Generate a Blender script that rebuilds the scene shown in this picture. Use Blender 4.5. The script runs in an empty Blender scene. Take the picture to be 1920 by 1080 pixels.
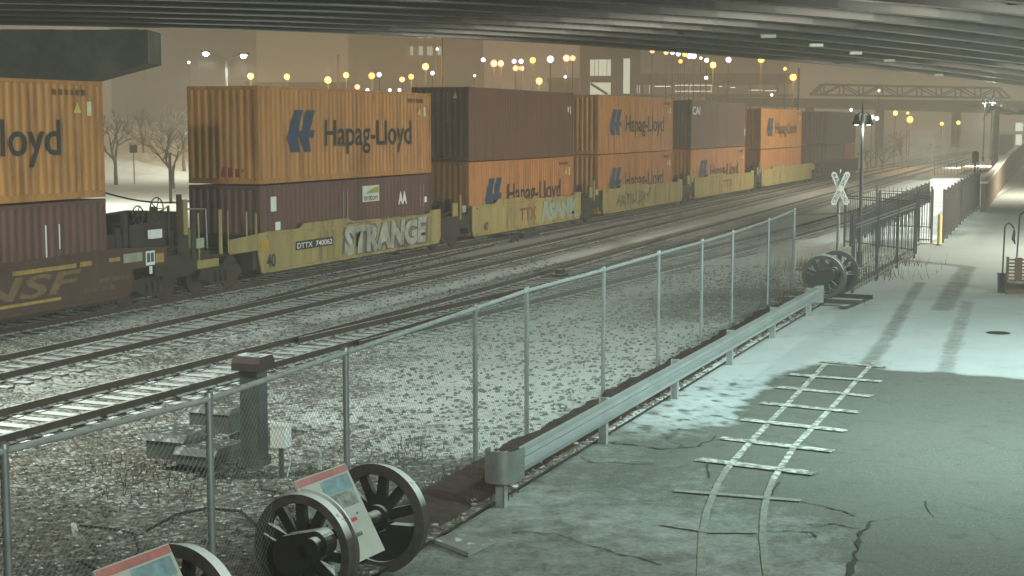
import bpy, math, random
from mathutils import Vector, Matrix, noise
random.seed(7)
S = bpy.context.scene
COL = S.collection
R_ = math.radians

# ---------------------------------------------------------------- camera, world, lights, exposure
FPX = 2850.0                      # focal length in pixels of a 1920 px wide picture
CAMH = 4.7
PITCH = math.atan(305 / FPX)
cam_d = bpy.data.cameras.new('camera')
cam_d.sensor_width = 36.0
cam_d.lens = 36.0 * FPX / 1920
cam_d.clip_start = 0.1
cam_d.clip_end = 3000
cam = bpy.data.objects.new('camera', cam_d)
COL.objects.link(cam)
cam.location = (0, 0, CAMH)
cam.rotation_euler = (math.pi / 2 - PITCH, 0, 0)
S.camera = cam

W = bpy.data.worlds.new('World')
S.world = W
W.use_nodes = True
wn, wl = W.node_tree.nodes, W.node_tree.links
wn.clear()
w_out = wn.new('ShaderNodeOutputWorld')
w_bg = wn.new('ShaderNodeBackground')
w_tc = wn.new('ShaderNodeTexCoord')
w_sx = wn.new('ShaderNodeSeparateXYZ')
w_rp = wn.new('ShaderNodeValToRGB')
w_rp.color_ramp.elements[0].position = 0.0
w_rp.color_ramp.elements[0].color = (0.228, 0.162, 0.104, 1)     # glow of the town in the snow clouds
w_rp.color_ramp.elements[1].position = 0.6
w_rp.color_ramp.elements[1].color = (0.115, 0.112, 0.088, 1)
wl.new(w_tc.outputs['Generated'], w_sx.inputs[0])
wl.new(w_sx.outputs['Z'], w_rp.inputs[0])
wl.new(w_rp.outputs[0], w_bg.inputs[0])
w_bg.inputs[1].default_value = 1.55
wl.new(w_bg.outputs[0], w_out.inputs[0])

S.view_settings.view_transform = 'Standard'
S.view_settings.look = 'None'
S.view_settings.gamma = 1
S.view_settings.exposure = 0.0
S.cycles.use_denoising = True
S.cycles.max_bounces = 6
S.cycles.volume_bounces = 1
S.cycles.sample_clamp_indirect = 2.0


def lamp(name, kind, loc, power, col, target=None, size=1.0, spot=None, spread=180):
    d = bpy.data.lights.new(name, kind)
    d.energy = power
    d.color = col
    if kind == 'AREA':
        d.shape = 'DISK'
        d.size = size
        d.spread = R_(spread)
    else:
        d.shadow_soft_size = size
    if spot:
        d.spot_size = R_(spot)
        d.spot_blend = 0.6
    o = bpy.data.objects.new(name, d)
    COL.objects.link(o)
    o.location = loc
    if target is not None:
        o.rotation_euler = (Vector(target) - Vector(loc)).to_track_quat('-Z', 'Y').to_euler()
    return o


# museum flood over the lot, then unseen floods added to brighten ground and train
lamp('unseen_flood', 'AREA', (9.5, 19, 7.7), 900, (0.70, 1.0, 0.98), (5.5, 23, 0), 0.9, spread=125)
lamp('unseen_flood', 'AREA', (33, 50, 6.6), 4200, (1.0, 0.93, 0.76), (6, 66, -7), 1.2, spread=115)
lamp('unseen_flood', 'AREA', (-14, 19, 8.5), 1300, (0.93, 1.0, 0.9), (-6, 29, 0), 0.9, spread=115)
lamp('unseen_flood', 'AREA', (19, 23, 7.4), 1500, (0.8, 1.0, 0.97), (7, 34, 0), 0.9, spread=115)
lamp('unseen_flood', 'AREA', (45, 97, 7.0), 4600, (1.0, 0.9, 0.7), (18, 112, 0), 1.2, spread=120)
lamp('unseen_fill_light', 'AREA', (4, 3, 6.5), 520, (0.86, 1.0, 0.93), (-2, 16, 0.5), 0.3, spread=110)  # unseen lamp added beside the camera to brighten near posts and wheels
lamp('unseen_field_light', 'AREA', (-24, 84, 15), 3600, (1.0, 0.95, 0.8), (-24, 86, 0), 1.0, spread=150)  # unseen lamp added behind the train to brighten the snow field

# ---------------------------------------------------------------- measuring helpers
_s, _c = math.sin(PITCH), math.cos(PITCH)


def at(px, py, z=0.0):
    """world point at height z seen at this place of the 1920x1080 photograph"""
    a, b = px - 960, 540 - py
    dy, dz = FPX * _c + b * _s, -FPX * _s + b * _c
    t = (z - CAMH) / dz
    return Vector((a * t, dy * t, z))


def far(px, py, Y):
    """world point at distance Y"""
    a, b = px - 960, 540 - py
    dy, dz = FPX * _c + b * _s, -FPX * _s + b * _c
    t = Y / dy
    return Vector((a * t, Y, CAMH + dz * t))


TH = math.atan(1130 / math.hypot(FPX, 305))
TS, TC = math.sin(TH), math.cos(TH)
ROTR = math.pi / 2 - TH


def rl(u, D, z=0.0):
    """u metres along the railway, D metres to its left of the camera"""
    return Vector((u * TS - D * TC, u * TC + D * TS, z))


def inv(X, Y):
    return X * TS + Y * TC, -X * TC + Y * TS


# ---------------------------------------------------------------- materials
MATS = {}


def nd(nt, typ, **kw):
    n = nt.nodes.new(typ)
    for k, v in kw.items():
        setattr(n, k, v)
    return n


def setin(n, d):
    for k, v in d.items():
        n.inputs[k].default_value = v


def ramp(nt, src, p0, p1, c0=(0, 0, 0, 1), c1=(1, 1, 1, 1)):
    r = nd(nt, 'ShaderNodeValToRGB')
    r.color_ramp.elements[0].position = p0
    r.color_ramp.elements[1].position = p1
    r.color_ramp.elements[0].color = c0
    r.color_ramp.elements[1].color = c1
    nt.links.new(src, r.inputs[0])
    return r


def mix(nt, fac, a, b):
    m = nd(nt, 'ShaderNodeMix', data_type='RGBA')
    for s, v in ((0, fac), (6, a), (7, b)):
        if isinstance(v, bpy.types.NodeSocket):
            nt.links.new(v, m.inputs[s])
        elif s == 0:
            m.inputs[0].default_value = v
        else:
            m.inputs[s].default_value = (*v[:3], 1)
    return m.outputs[2]


def mth(nt, op, a, b=0.0):
    m = nd(nt, 'ShaderNodeMath', operation=op)
    for i, v in ((0, a), (1, b)):
        if isinstance(v, bpy.types.NodeSocket):
            nt.links.new(v, m.inputs[i])
        else:
            m.inputs[i].default_value = v
    return m.outputs[0]


SNOW = (0.62, 0.68, 0.66)


def M(name, col, rough=0.7, metal=0.0, var=0.25, scale=2.0, bump=0.0, grime=0.0, gcol=(0.05, 0.03, 0.015), snow=0.0, streak=False, up0=0.55, up1=0.9):
    if name in MATS:
        return MATS[name]
    m = bpy.data.materials.new(name)
    m.use_nodes = True
    nt = m.node_tree
    b = nt.nodes['Principled BSDF']
    tc = nd(nt, 'ShaderNodeTexCoord')
    mp = nd(nt, 'ShaderNodeMapping')
    nt.links.new(tc.outputs['Object'], mp.inputs[0])
    if streak:
        mp.inputs['Scale'].default_value = (1.5, 1.5, 0.16)
    n1 = nd(nt, 'ShaderNodeTexNoise')
    setin(n1, {'Scale': scale, 'Detail': 6.0, 'Roughness': 0.65})
    nt.links.new(mp.outputs[0], n1.inputs['Vector'])
    r1 = ramp(nt, n1.outputs[0], 0.3, 0.7)
    lo = tuple(c * (1 - var) for c in col)
    hi = tuple(min(1, c * (1 + var * 0.8)) for c in col)
    c = mix(nt, r1.outputs[0], lo, hi)
    if grime:
        n2 = nd(nt, 'ShaderNodeTexNoise')
        setin(n2, {'Scale': scale * 2.7, 'Detail': 8.0, 'Roughness': 0.7})
        nt.links.new(mp.outputs[0], n2.inputs['Vector'])
        r2 = ramp(nt, n2.outputs[0], 0.5, 0.66)
        c = mix(nt, mth(nt, 'MULTIPLY', r2.outputs[0], grime), c, gcol)
    if snow:
        ge = nd(nt, 'ShaderNodeNewGeometry')
        sx = nd(nt, 'ShaderNodeSeparateXYZ')
        nt.links.new(ge.outputs['Normal'], sx.inputs[0])
        n3 = nd(nt, 'ShaderNodeTexNoise')
        setin(n3, {'Scale': 9.0, 'Detail': 4.0})
        nt.links.new(ge.outputs['Position'], n3.inputs['Vector'])
        up = ramp(nt, sx.outputs['Z'], up0, up1)
        k = ramp(nt, n3.outputs[0], 0.62 - 0.35 * snow, 0.75 - 0.3 * snow)
        c = mix(nt, mth(nt, 'MULTIPLY', up.outputs[0], k.outputs[0]), c, SNOW)
    nt.links.new(c, b.inputs['Base Color'])
    b.inputs['Roughness'].default_value = rough
    b.inputs['Metallic'].default_value = metal
    if bump:
        bp = nd(nt, 'ShaderNodeBump')
        bp.inputs['Strength'].default_value = bump
        bp.inputs['Distance'].default_value = 0.02
        n4 = nd(nt, 'ShaderNodeTexNoise')
        setin(n4, {'Scale': scale * 12, 'Detail': 4.0})
        nt.links.new(tc.outputs['Object'], n4.inputs['Vector'])
        nt.links.new(n4.outputs[0], bp.inputs['Height'])
        nt.links.new(bp.outputs[0], b.inputs['Normal'])
    MATS[name] = m
    return m


def EM(name, col, strength):
    if name in MATS:
        return MATS[name]
    m = bpy.data.materials.new(name)
    m.use_nodes = True
    b = m.node_tree.nodes['Principled BSDF']
    b.inputs['Base Color'].default_value = (*col, 1)
    b.inputs['Emission Color'].default_value = (*col, 1)
    b.inputs['Emission Strength'].default_value = strength
    m.cycles.emission_sampling = 'NONE'
    MATS[name] = m
    return m


# ---------------------------------------------------------------- mesh helpers
class MB:
    def __init__(self):
        self.v, self.f = [], []

    def add(self, vs, fs):
        n = len(self.v)
        self.v += [tuple(v) for v in vs]
        self.f += [tuple(i + n for i in f) for f in fs]
        return self

    def box(self, x0, x1, y0, y1, z0, z1):
        return self.add([(x0, y0, z0), (x1, y0, z0), (x1, y1, z0), (x0, y1, z0), (x0, y0, z1), (x1, y0, z1), (x1, y1, z1), (x0, y1, z1)],
                        [(0, 3, 2, 1), (4, 5, 6, 7), (0, 1, 5, 4), (1, 2, 6, 5), (2, 3, 7, 6), (3, 0, 4, 7)])

    def bar(self, p, q, w, h=None, up=(0, 0, 1)):
        """box of width w and height h from p to q"""
        h = h or w
        p, q = Vector(p), Vector(q)
        d = (q - p).normalized()
        s = d.cross(Vector(up))
        if s.length < 1e-4:
            s = d.cross(Vector((0, 1, 0)))
        s.normalize()
        t = s.cross(d)
        o = [s * a * w / 2 + t * b * h / 2 for a, b in ((-1, -1), (1, -1), (1, 1), (-1, 1))]
        return self.add([p + k for k in o] + [q + k for k in o],
                        [(0, 1, 2, 3), (7, 6, 5, 4), (0, 4, 5, 1), (1, 5, 6, 2), (2, 6, 7, 3), (3, 7, 4, 0)])

    def tube(self, pts, r, n=8, cap=True):
        pts = [Vector(p) for p in pts]
        rs = r if isinstance(r, (list, tuple)) else [r] * len(pts)
        vs, fs = [], []
        prev = None
        for i, p in enumerate(pts):
            d = (pts[min(i + 1, len(pts) - 1)] - pts[max(i - 1, 0)]).normalized()
            a = prev if prev is not None else (Vector((0, 0, 1)) if abs(d.z) < 0.9 else Vector((1, 0, 0)))
            s = (a - d * a.dot(d)).normalized()
            prev = s
            t = d.cross(s)
            for k in range(n):
                an = 2 * math.pi * k / n
                vs.append(p + (s * math.cos(an) + t * math.sin(an)) * rs[i])
        for i in range(len(pts) - 1):
            for k in range(n):
                a, b = i * n + k, i * n + (k + 1) % n
                fs.append((a, b, b + n, a + n))
        if cap:
            fs.append(tuple(reversed(range(n))))
            fs.append(tuple(range(len(vs) - n, len(vs))))
        return self.add(vs, fs)

    def prism(self, poly, axis, a, b):
        """polygon (list of 2D points) pushed from a to b along the axis: 'y' = polygon in xz, 'z' = in xy, 'x' = in yz"""
        n = len(poly)
        g = {'y': lambda p, t: (p[0], t, p[1]), 'z': lambda p, t: (p[0], p[1], t), 'x': lambda p, t: (t, p[0], p[1])}[axis]
        vs = [g(p, a) for p in poly] + [g(p, b) for p in poly]
        fs = [tuple(range(n)), tuple(reversed(range(n, 2 * n)))]
        for i in range(n):
            j = (i + 1) % n
            fs.append((i, i + n, j + n, j))
        return self.add(vs, fs)

    def lathe(self, prof, n=24, c=(0, 0, 0)):
        vs, fs = [], []
        for r, z in prof:
            for k in range(n):
                a = 2 * math.pi * k / n
                vs.append((c[0] + r * math.cos(a), c[1] + r * math.sin(a), c[2] + z))
        for i in range(len(prof) - 1):
            for k in range(n):
                a, b = i * n + k, i * n + (k + 1) % n
                fs.append((a, b, b + n, a + n))
        return self.add(vs, fs)

    def build(self, name, mat, parent=None, smooth=False):
        me = bpy.data.meshes.new(name)
        me.from_pydata(self.v, [], self.f)
        me.materials.append(mat)
        if smooth:
            me.polygons.foreach_set('use_smooth', [True] * len(me.polygons))
            try:
                me.set_sharp_from_angle(angle=R_(40))
            except Exception:
                pass
        me.update()
        o = bpy.data.objects.new(name, me)
        COL.objects.link(o)
        if parent:
            o.parent = parent
        return o


def tag(o, label=None, cat=None, group=None, kind=None):
    if label:
        o['label'] = label
    if cat:
        o['category'] = cat
    if group:
        o['group'] = group
    if kind:
        o['kind'] = kind
    return o


def bits(name, mat, parent, boxes):
    return [MB().box(*b_).build(name, mat, parent) for b_ in boxes]


def empty(name, loc, rz=0.0, label=None, cat=None, group=None):
    o = bpy.data.objects.new(name, None)
    COL.objects.link(o)
    o.empty_display_size = 0.2
    o.location = loc
    o.rotation_euler = (0, 0, rz)
    return tag(o, label, cat, group)


def copy_tree(o, parent=None):
    c = o.copy()
    COL.objects.link(c)
    c.parent = parent
    for ch in list(o.children):
        copy_tree(ch, c)
    return c


def text(name, s, mat, parent, x0, x1, z0, z1, y, bold=0.0, shear=0.0, wob=0.0):
    """flat lettering on a wall that faces -y, fitted between x0..x1 and z0..z1 (cap height)"""
    cu = bpy.data.curves.new('t', 'FONT')
    cu.body = s
    cu.offset = bold
    cu.shear = shear
    cu.resolution_u = 3
    ob = bpy.data.objects.new('t', cu)
    COL.objects.link(ob)
    bpy.context.view_layer.update()
    dg = bpy.context.evaluated_depsgraph_get()
    me = bpy.data.meshes.new_from_object(ob.evaluated_get(dg))
    bpy.data.objects.remove(ob)
    bpy.data.curves.remove(cu)
    xs = [v.co.x for v in me.vertices]
    a, b = min(xs), max(xs)
    kx, kz = (x1 - x0) / (b - a), (z1 - z0) / 0.69
    for v in me.vertices:
        v.co = (x0 + (v.co.x - a) * kx, y, z0 + v.co.y * kz)
    if wob:
        for v in me.vertices:
            a_ = noise.noise(Vector((v.co.x * 1.1, v.co.z * 1.3, 3.0)))
            b_ = noise.noise(Vector((v.co.x * 1.4, v.co.z * 1.0, 9.0)))
            c_ = math.sin(v.co.x * 4.1) * 0.35
            v.co.x += wob * a_
            v.co.z += wob * (b_ + c_) * 0.8
    me.materials.clear()
    me.materials.append(mat)
    me.name = name
    o = bpy.data.objects.new(name, me)
    COL.objects.link(o)
    o.parent = parent
    return o


# ---------------------------------------------------------------- ground materials
def ground_mat(name, kind):
    m = bpy.data.materials.new(name)
    m.use_nodes = True
    nt = m.node_tree
    b = nt.nodes['Principled BSDF']
    tc = nd(nt, 'ShaderNodeTexCoord')
    P = tc.outputs['Object']
    at_ = nd(nt, 'ShaderNodeAttribute', attribute_name='snow')
    sn = at_.outputs['Fac']

    def noi(sc, det=5.0, rough=0.6, vec=P):
        n = nd(nt, 'ShaderNodeTexNoise')
        setin(n, {'Scale': sc, 'Detail': det, 'Roughness': rough})
        nt.links.new(vec, n.inputs['Vector'])
        return n.outputs[0]

    def vor(sc, feature='F1', vec=P):
        v = nd(nt, 'ShaderNodeTexVoronoi', feature=feature)
        v.inputs['Scale'].default_value = sc
        nt.links.new(vec, v.inputs['Vector'])
        return v
    if kind == 'gravel':
        v = vor(15.0)
        sep = nd(nt, 'ShaderNodeSeparateXYZ')
        nt.links.new(v.outputs['Color'], sep.inputs[0])
        base = ramp(nt, sep.outputs[0], 0.0, 1.0, (0.055, 0.053, 0.042, 1), (0.34, 0.33, 0.28, 1))
        e = base.color_ramp.elements.new(0.7)
        e.color = (0.15, 0.145, 0.115, 1)
        big = ramp(nt, noi(0.5, 6), 0.42, 0.62)
        dirt = mix(nt, mth(nt, 'MULTIPLY', big.outputs[0], 0.35), base.outputs[0], (0.11, 0.09, 0.055))
        # snow lies in patches, stone by stone
        k = mth(nt, 'ADD', mth(nt, 'MULTIPLY', noi(1.3, 8, 0.7), 0.9), mth(nt, 'MULTIPLY', sep.outputs[1], 0.35))
        k = mth(nt, 'ADD', k, mth(nt, 'MULTIPLY', noi(7.0, 3), 0.35))
        k = mth(nt, 'SUBTRACT', mth(nt, 'ADD', k, sn), 1.22)
        cov = ramp(nt, k, -0.06, 0.34)
        c = mix(nt, cov.outputs[0], dirt, mix(nt, noi(2.0), (0.48, 0.53, 0.51), (0.72, 0.77, 0.74)))
        h = mth(nt, 'SUBTRACT', 1.0, v.outputs['Distance'])
        bp = nd(nt, 'ShaderNodeBump')
        bp.inputs['Distance'].default_value = 0.05
        nt.links.new(h, bp.inputs['Height'])
        nt.links.new(mth(nt, 'SUBTRACT', 0.95, mth(nt, 'MULTIPLY', cov.outputs[0], 0.6)), bp.inputs['Strength'])
        b.inputs['Roughness'].default_value = 0.85
    else:
        # asphalt: fine aggregate, stains, crazed cracks; snow where it has drifted
        fine = vor(60.0)
        s2 = nd(nt, 'ShaderNodeSeparateXYZ')
        nt.links.new(fine.outputs['Color'], s2.inputs[0])
        agg = ramp(nt, s2.outputs[0], 0.0, 1.0, (0.065, 0.075, 0.062, 1), (0.15, 0.165, 0.14, 1))
        st = ramp(nt, noi(0.55, 7, 0.65), 0.38, 0.66)
        asp = mix(nt, st.outputs[0], agg.outputs[0], mix(nt, noi(6.0), (0.075, 0.082, 0.066), (0.15, 0.165, 0.14)))
        asp = mix(nt, mth(nt, 'MULTIPLY', ramp(nt, noi(2.2, 8, 0.7), 0.54, 0.7).outputs[0], 0.65), asp, (0.05, 0.055, 0.045))
        asp = mix(nt, mth(nt, 'MULTIPLY', ramp(nt, noi(26.0, 2, 0.5), 0.66, 0.72).outputs[0], 0.5), asp, (0.35, 0.38, 0.34))
        # crack lines
        wp = nd(nt, 'ShaderNodeTexNoise')
        setin(wp, {'Scale': 1.6, 'Detail': 5.0})
        nt.links.new(P, wp.inputs['Vector'])
        vm = nd(nt, 'ShaderNodeVectorMath', operation='MULTIPLY_ADD')
        nt.links.new(wp.outputs['Color'], vm.inputs[0])
        vm.inputs[1].default_value = (0.9, 0.9, 0)
        nt.links.new(P, vm.inputs[2])
        ce = vor(0.33, 'DISTANCE_TO_EDGE', vm.outputs[0])
        cl = ramp(nt, ce.outputs['Distance'], 0.002, 0.008, (1, 1, 1, 1), (0, 0, 0, 1))
        cm = ramp(nt, noi(0.25, 2), 0.5, 0.6)
        crack = mth(nt, 'MULTIPLY', cl.outputs[0], cm.outputs[0])
        c = mix(nt, mth(nt, 'MULTIPLY', crack, 0.8), asp, (0.03, 0.032, 0.026))
        k = mth(nt, 'ADD', mth(nt, 'MULTIPLY', noi(2.5, 8, 0.7), 0.55), mth(nt, 'MULTIPLY', noi(14.0, 4), 0.25))
        k = mth(nt, 'SUBTRACT', mth(nt, 'ADD', k, sn), 0.82)
        cov = ramp(nt, k, 0.0, 0.42)
        c = mix(nt, mth(nt, 'MULTIPLY', cov.outputs[0], 0.95), c, mix(nt, noi(0.8, 4), (0.42, 0.49, 0.48), (0.56, 0.63, 0.62)))
        bp = nd(nt, 'ShaderNodeBump')
        bp.inputs['Distance'].default_value = 0.012
        bp.inputs['Strength'].default_value = 0.5
        nt.links.new(mth(nt, 'ADD', noi(45.0, 3), mth(nt, 'MULTIPLY', noi(4.0, 4), 1.2)), bp.inputs['Height'])
        b.inputs['Roughness'].default_value = 0.8
    nt.links.new(bp.outputs[0], b.inputs['Normal'])
    nt.links.new(c, b.inputs['Base Color'])
    return m


def sst(a, b, x):
    t = max(0.0, min(1.0, (x - a) / (b - a)))
    return t * t * (3 - 2 * t)


def lerp_list(tab, x):
    if x <= tab[0][0]:
        return tab[0][1]
    for (a, p), (b, q) in zip(tab, tab[1:]):
        if x <= b:
            return p + (q - p) * (x - a) / (b - a)
    return tab[-1][1]


def n2(x, y, s=1.0, seed=0.0):
    return noise.noise(Vector((x * s + seed, y * s - seed, seed)))


def axis(segs):
    out = [segs[0][0]]
    for a, b, st in segs:
        n = max(1, round((b - a) / st))
        out += [a + (b - a) * (i + 1) / n for i in range(n)]
    return out


def sheet(name, us, Ds, hfun, sfun, mat):
    me = bpy.data.meshes.new(name)
    vs, sn = [], []
    for D in Ds:
        for u in us:
            p = rl(u, D)
            p.z = hfun(u, D)
            vs.append(p)
            sn.append(sfun(u, D))
    nu = len(us)
    fs = []
    for j in range(len(Ds) - 1):
        for i in range(nu - 1):
            a = j * nu + i
            fs.append((a, a + 1, a + nu + 1, a + nu))
    me.from_pydata(vs, [], fs)
    at_ = me.attributes.new('snow', 'FLOAT', 'POINT')
    at_.data.foreach_set('value', sn)
    me.polygons.foreach_set('use_smooth', [True] * len(me.polygons))
    me.materials.append(mat)
    me.update()
    o = bpy.data.objects.new(name, me)
    COL.objects.link(o)
    o['kind'] = 'structure'
    return o


def gh(u, D):
    """height of the gravel"""
    h = -0.19 * sst(8.2, 11.5, D)
    h += 0.05 * n2(u, D, 0.35) * sst(7.1, 8, D) * (1 - sst(13, 15, D)) + 0.02 * n2(u, D, 1.3, 5) * sst(7.1, 7.6, D)
    h += 0.10 * (1 - sst(0.3, 1.6, abs(D - 7.5))) * 0.5
    h -= 0.10 * (sst(17.9, 18.6, D) - sst(18.6, 19.2, D)) if D < 30 else 0.0
    if D > 27:
        h += 0.25 * sst(27, 40, D) + 0.15 * n2(u, D, 0.05, 3)
        h += 11.0 * sst(72, 135, D) * (1 - sst(120, 225, u)) + 0.8 * n2(u, D, 0.06, 2) * sst(72, 90, D)
    return h


def gs(u, D):
    """snow cover on the gravel"""
    if D > 27:
        return 1.2 - 0.42 * sst(70, 84, D)
    tr = sst(10, 15, D)
    near = lerp_list([(0, 0.2), (14, 0.26), (18, 0.42), (22, 0.66), (27, 0.88), (33, 0.98), (44, 0.86), (60, 1.0)], u + 0.35 * (D - 8))
    trk = lerp_list([(0, 0.3), (20, 0.4), (30, 0.6), (38, 0.82), (50, 1.0), (80, 1.05), (120, 1.1)], u)
    s = near * (1 - tr) + trk * tr
    s -= 0.9 * (1 - sst(0.12, 0.5, abs(D - 7.45 + 0.12 * n2(u, 0, 0.8)))) * (1 - sst(37, 40, u))     # bare earth along the guardrail
    s -= 0.5 * (1 - sst(1.0, 4.5, math.hypot((u - 40) * 0.6, D - 9.6)))                              # weeds
    s -= 0.5 * (1 - sst(0.6, 2.2, math.hypot(u - 18.0, (D - 7.6))))
    s += 0.18 * n2(u, D, 0.3, 9)
    return s


g_u = axis([(-15, 8, 1.0), (8, 46, 0.18), (46, 90, 0.5), (90, 200, 2.5), (200, 620, 15)])
g_D = axis([(7.0, 27, 0.16), (27, 60, 1.0), (60, 200, 5), (200, 420, 12)])
gravel_m = ground_mat('gravel', 'gravel')
sheet('gravel_ground', g_u, g_D, gh, gs, gravel_m)

BARE = [at(*p).xy for p in ((1543, 684), (1640, 690), (1690, 696), (1810, 704), (1960, 716), (2300, 760), (2300, 1300), (1750, 1300), (1690, 1100), (1640, 985),
                            (1520, 940), (1440, 885), (1340, 850), (1380, 795), (1425, 745), (1478, 698))]


def inpoly(x, y, poly):
    c = False
    j = len(poly) - 1
    for i in range(len(poly)):
        a, b = poly[i], poly[j]
        if (a[1] > y) != (b[1] > y) and x < (b[0] - a[0]) * (y - a[1]) / (b[1] - a[1]) + a[0]:
            c = not c
        j = i
    return c


def pdist(x, y, poly, closed=True):
    best = 1e9
    n = len(poly)
    for i in range(n if closed else n - 1):
        a, b = poly[i], poly[(i + 1) % n]
        dx, dy = b[0] - a[0], b[1] - a[1]
        t = max(0, min(1, ((x - a[0]) * dx + (y - a[1]) * dy) / (dx * dx + dy * dy + 1e-9)))
        d = math.hypot(x - a[0] - t * dx, y - a[1] - t * dy)
        best = min(best, d)
    return best


TYRE = [([at(*p).xy for p in ((1622, 690), (1660, 640), (1700, 570), (1725, 530))], 0.2, 0.27),
        ([at(*p).xy for p in ((1770, 700), (1785, 650), (1800, 610), (1815, 565))], 0.2, 0.22),
        ([at(*p).xy for p in ((1765, 580), (1790, 540), (1815, 500), (1700, 488))], 0.35, 0.3),
        ([at(*p).xy for p in ((1790, 440), (1850, 425), (1920, 415))], 0.5, 0.25),
        ([at(*p).xy for p in ((1800, 405), (1925, 395))], 0.8, 0.3)]


def ps(u, D):
    p = rl(u, D)
    x, y = p.x, p.y
    if u > 70 or D < -12:
        return 1.0
    xw, yw = x + 0.25 * n2(x, y, 1.5, 2) + 0.08 * n2(x, y, 5, 2), y + 0.25 * n2(x, y, 1.5, 7) + 0.08 * n2(x, y, 5, 7)
    d = pdist(xw, yw, BARE) if abs(x - 6) < 30 and y < 40 else 9
    inside = inpoly(xw, yw, BARE)
    sd = -d if inside else d
    # crisp drift edge at the far side, soft dusting towards the camera
    full = lerp_list([(10, 0.5), (17.5, 0.52), (19.5, 0.42), (21.2, 0.38), (23, 0.72), (25, 0.85), (60, 0.9)], u + 0.2 * n2(x, y, 0.8))
    w = 0.32 if u > 23 else 0.8
    s = full * sst(-w, w, sd)
    for pl, wd, k in TYRE:
        if abs(pl[0][1] - y) < 25:
            s -= k * (1 - sst(wd * 0.55, wd * 1.1, pdist(x, y, pl, False)))
    s += 0.10 * n2(x, y, 0.5, 4)
    if 21 < u < 29 and D > 4.8:
        s -= 1.1 * max(0.0, n2(x, y, 3.6, 11) + 0.5 * n2(x, y, 9, 3) - 0.1) * sst(21, 23, u) * (1 - sst(26, 29, u))
    return max(0, s)


p_u = axis([(-15, 12, 1.0), (12, 34, 0.1), (34, 64, 0.25), (64, 320, 4)])
p_D = list(reversed(axis([(-60, -14, 2.0), (-14, -4, 0.5), (-4, 7.0, 0.1)])))
p_D = sorted(p_D)
asphalt_m = ground_mat('asphalt', 'asphalt')
sheet('parking_lot', p_u, p_D, lambda u, D: 0.012 * n2(u, D, 0.4, 8) * sst(0, 0.6, 7.0 - D), ps, asphalt_m)
far_m = M('snowy_earth', (0.45, 0.45, 0.42), 0.9, var=0.3, scale=0.03)
t = MB().add([(-900, -300, -1.2), (1200, -300, -1.2), (1200, 1500, -1.2), (-900, 1500, -1.2)], [(0, 1, 2, 3)]).build('terrain', far_m)
t['kind'] = 'structure'

sm = MB()
_us = axis([(14.5, 38.2, 0.12)])
for i_, u_ in enumerate(_us):
    e0, e1 = 7.02 + 0.03 * n2(u_, 1, 2.0), 7.62 + 0.16 * n2(u_, 3, 1.6) + 0.06 * n2(u_, 8, 6)
    for q_, (D_, z_) in enumerate(((e0, 0.0), (e0 + 0.28, 0.12), (e1 + 0.1, 0.2 + 0.04 * n2(u_, 5, 3)), (e1 + 0.3, 0.15), (e1 + 0.42, -0.05))):
        p_ = rl(u_, D_, z_ + 0.015 * n2(u_, D_, 9))
        sm.v.append(tuple(p_))
    if i_:
        for q_ in range(4):
            a_ = (i_ - 1) * 5 + q_
            sm.f.append((a_, a_ + 5, a_ + 6, a_ + 1))
_o = sm.build('soil_strip', M('dark brown earth', (0.05, 0.032, 0.022), 0.95, var=0.6, scale=6, bump=1.0), None, True)
_o['kind'] = 'structure'

# ---------------------------------------------------------------- common paints
m_steel = M('galvanised steel', (0.25, 0.28, 0.27), 0.45, 0.7, var=0.2, scale=5)
m_gal_snow = M('galvanised steel with snow', (0.34, 0.38, 0.37), 0.5, 0.5, var=0.2, scale=5, snow=0.7)
m_black = M('black paint', (0.012, 0.013, 0.012), 0.45, 0.0, var=0.4, scale=6, snow=0.0)
m_blacks = M('black paint with snow', (0.012, 0.013, 0.012), 0.45, 0.0, var=0.4, scale=6, snow=1.0)
m_rust = M('rusty rail steel', (0.055, 0.036, 0.02), 0.75, 0.2, var=0.4, scale=3, bump=0.3)
m_rail = M('rail steel with snow dust', (0.05, 0.036, 0.022), 0.6, 0.3, var=0.4, scale=3, snow=0.75)
m_tie = M('weathered tie', (0.07, 0.058, 0.045), 0.9, var=0.4, scale=4, bump=0.6, snow=1.15)
m_white = M('white paint', (0.72, 0.75, 0.72), 0.6, var=0.1, scale=3)
m_dark = M('dark greasy steel', (0.022, 0.018, 0.014), 0.7, var=0.5, scale=4)
m_yel = M('faded yellow paint', (0.31, 0.255, 0.095), 0.7, var=0.3, scale=0.8, grime=0.75, gcol=(0.09, 0.07, 0.03), streak=True)
m_brn = M('brown car paint', (0.065, 0.035, 0.024), 0.75, var=0.35, scale=0.9, grime=0.6, streak=True)
m_or = M('orange container paint', (0.41, 0.188, 0.05), 0.6, var=0.22, scale=0.8, grime=0.75, gcol=(0.15, 0.062, 0.025), streak=True)
m_or2 = M('deep orange container paint', (0.39, 0.16, 0.042), 0.6, var=0.25, scale=0.8, grime=0.75, gcol=(0.17, 0.07, 0.03), streak=True)
m_mar = M('maroon container paint', (0.105, 0.047, 0.042), 0.65, var=0.25, scale=0.8, grime=0.5, streak=True)
m_br2 = M('brown container paint', (0.115, 0.053, 0.036), 0.65, var=0.2, scale=0.8, grime=0.5, streak=True)
m_gry = M('grey brown container paint', (0.125, 0.075, 0.055), 0.65, var=0.2, scale=0.8, grime=0.4, streak=True)
m_ink = M('black lettering paint', (0.012, 0.016, 0.02), 0.6)
m_blue = M('blue emblem paint', (0.008, 0.04, 0.1), 0.6)
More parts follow.
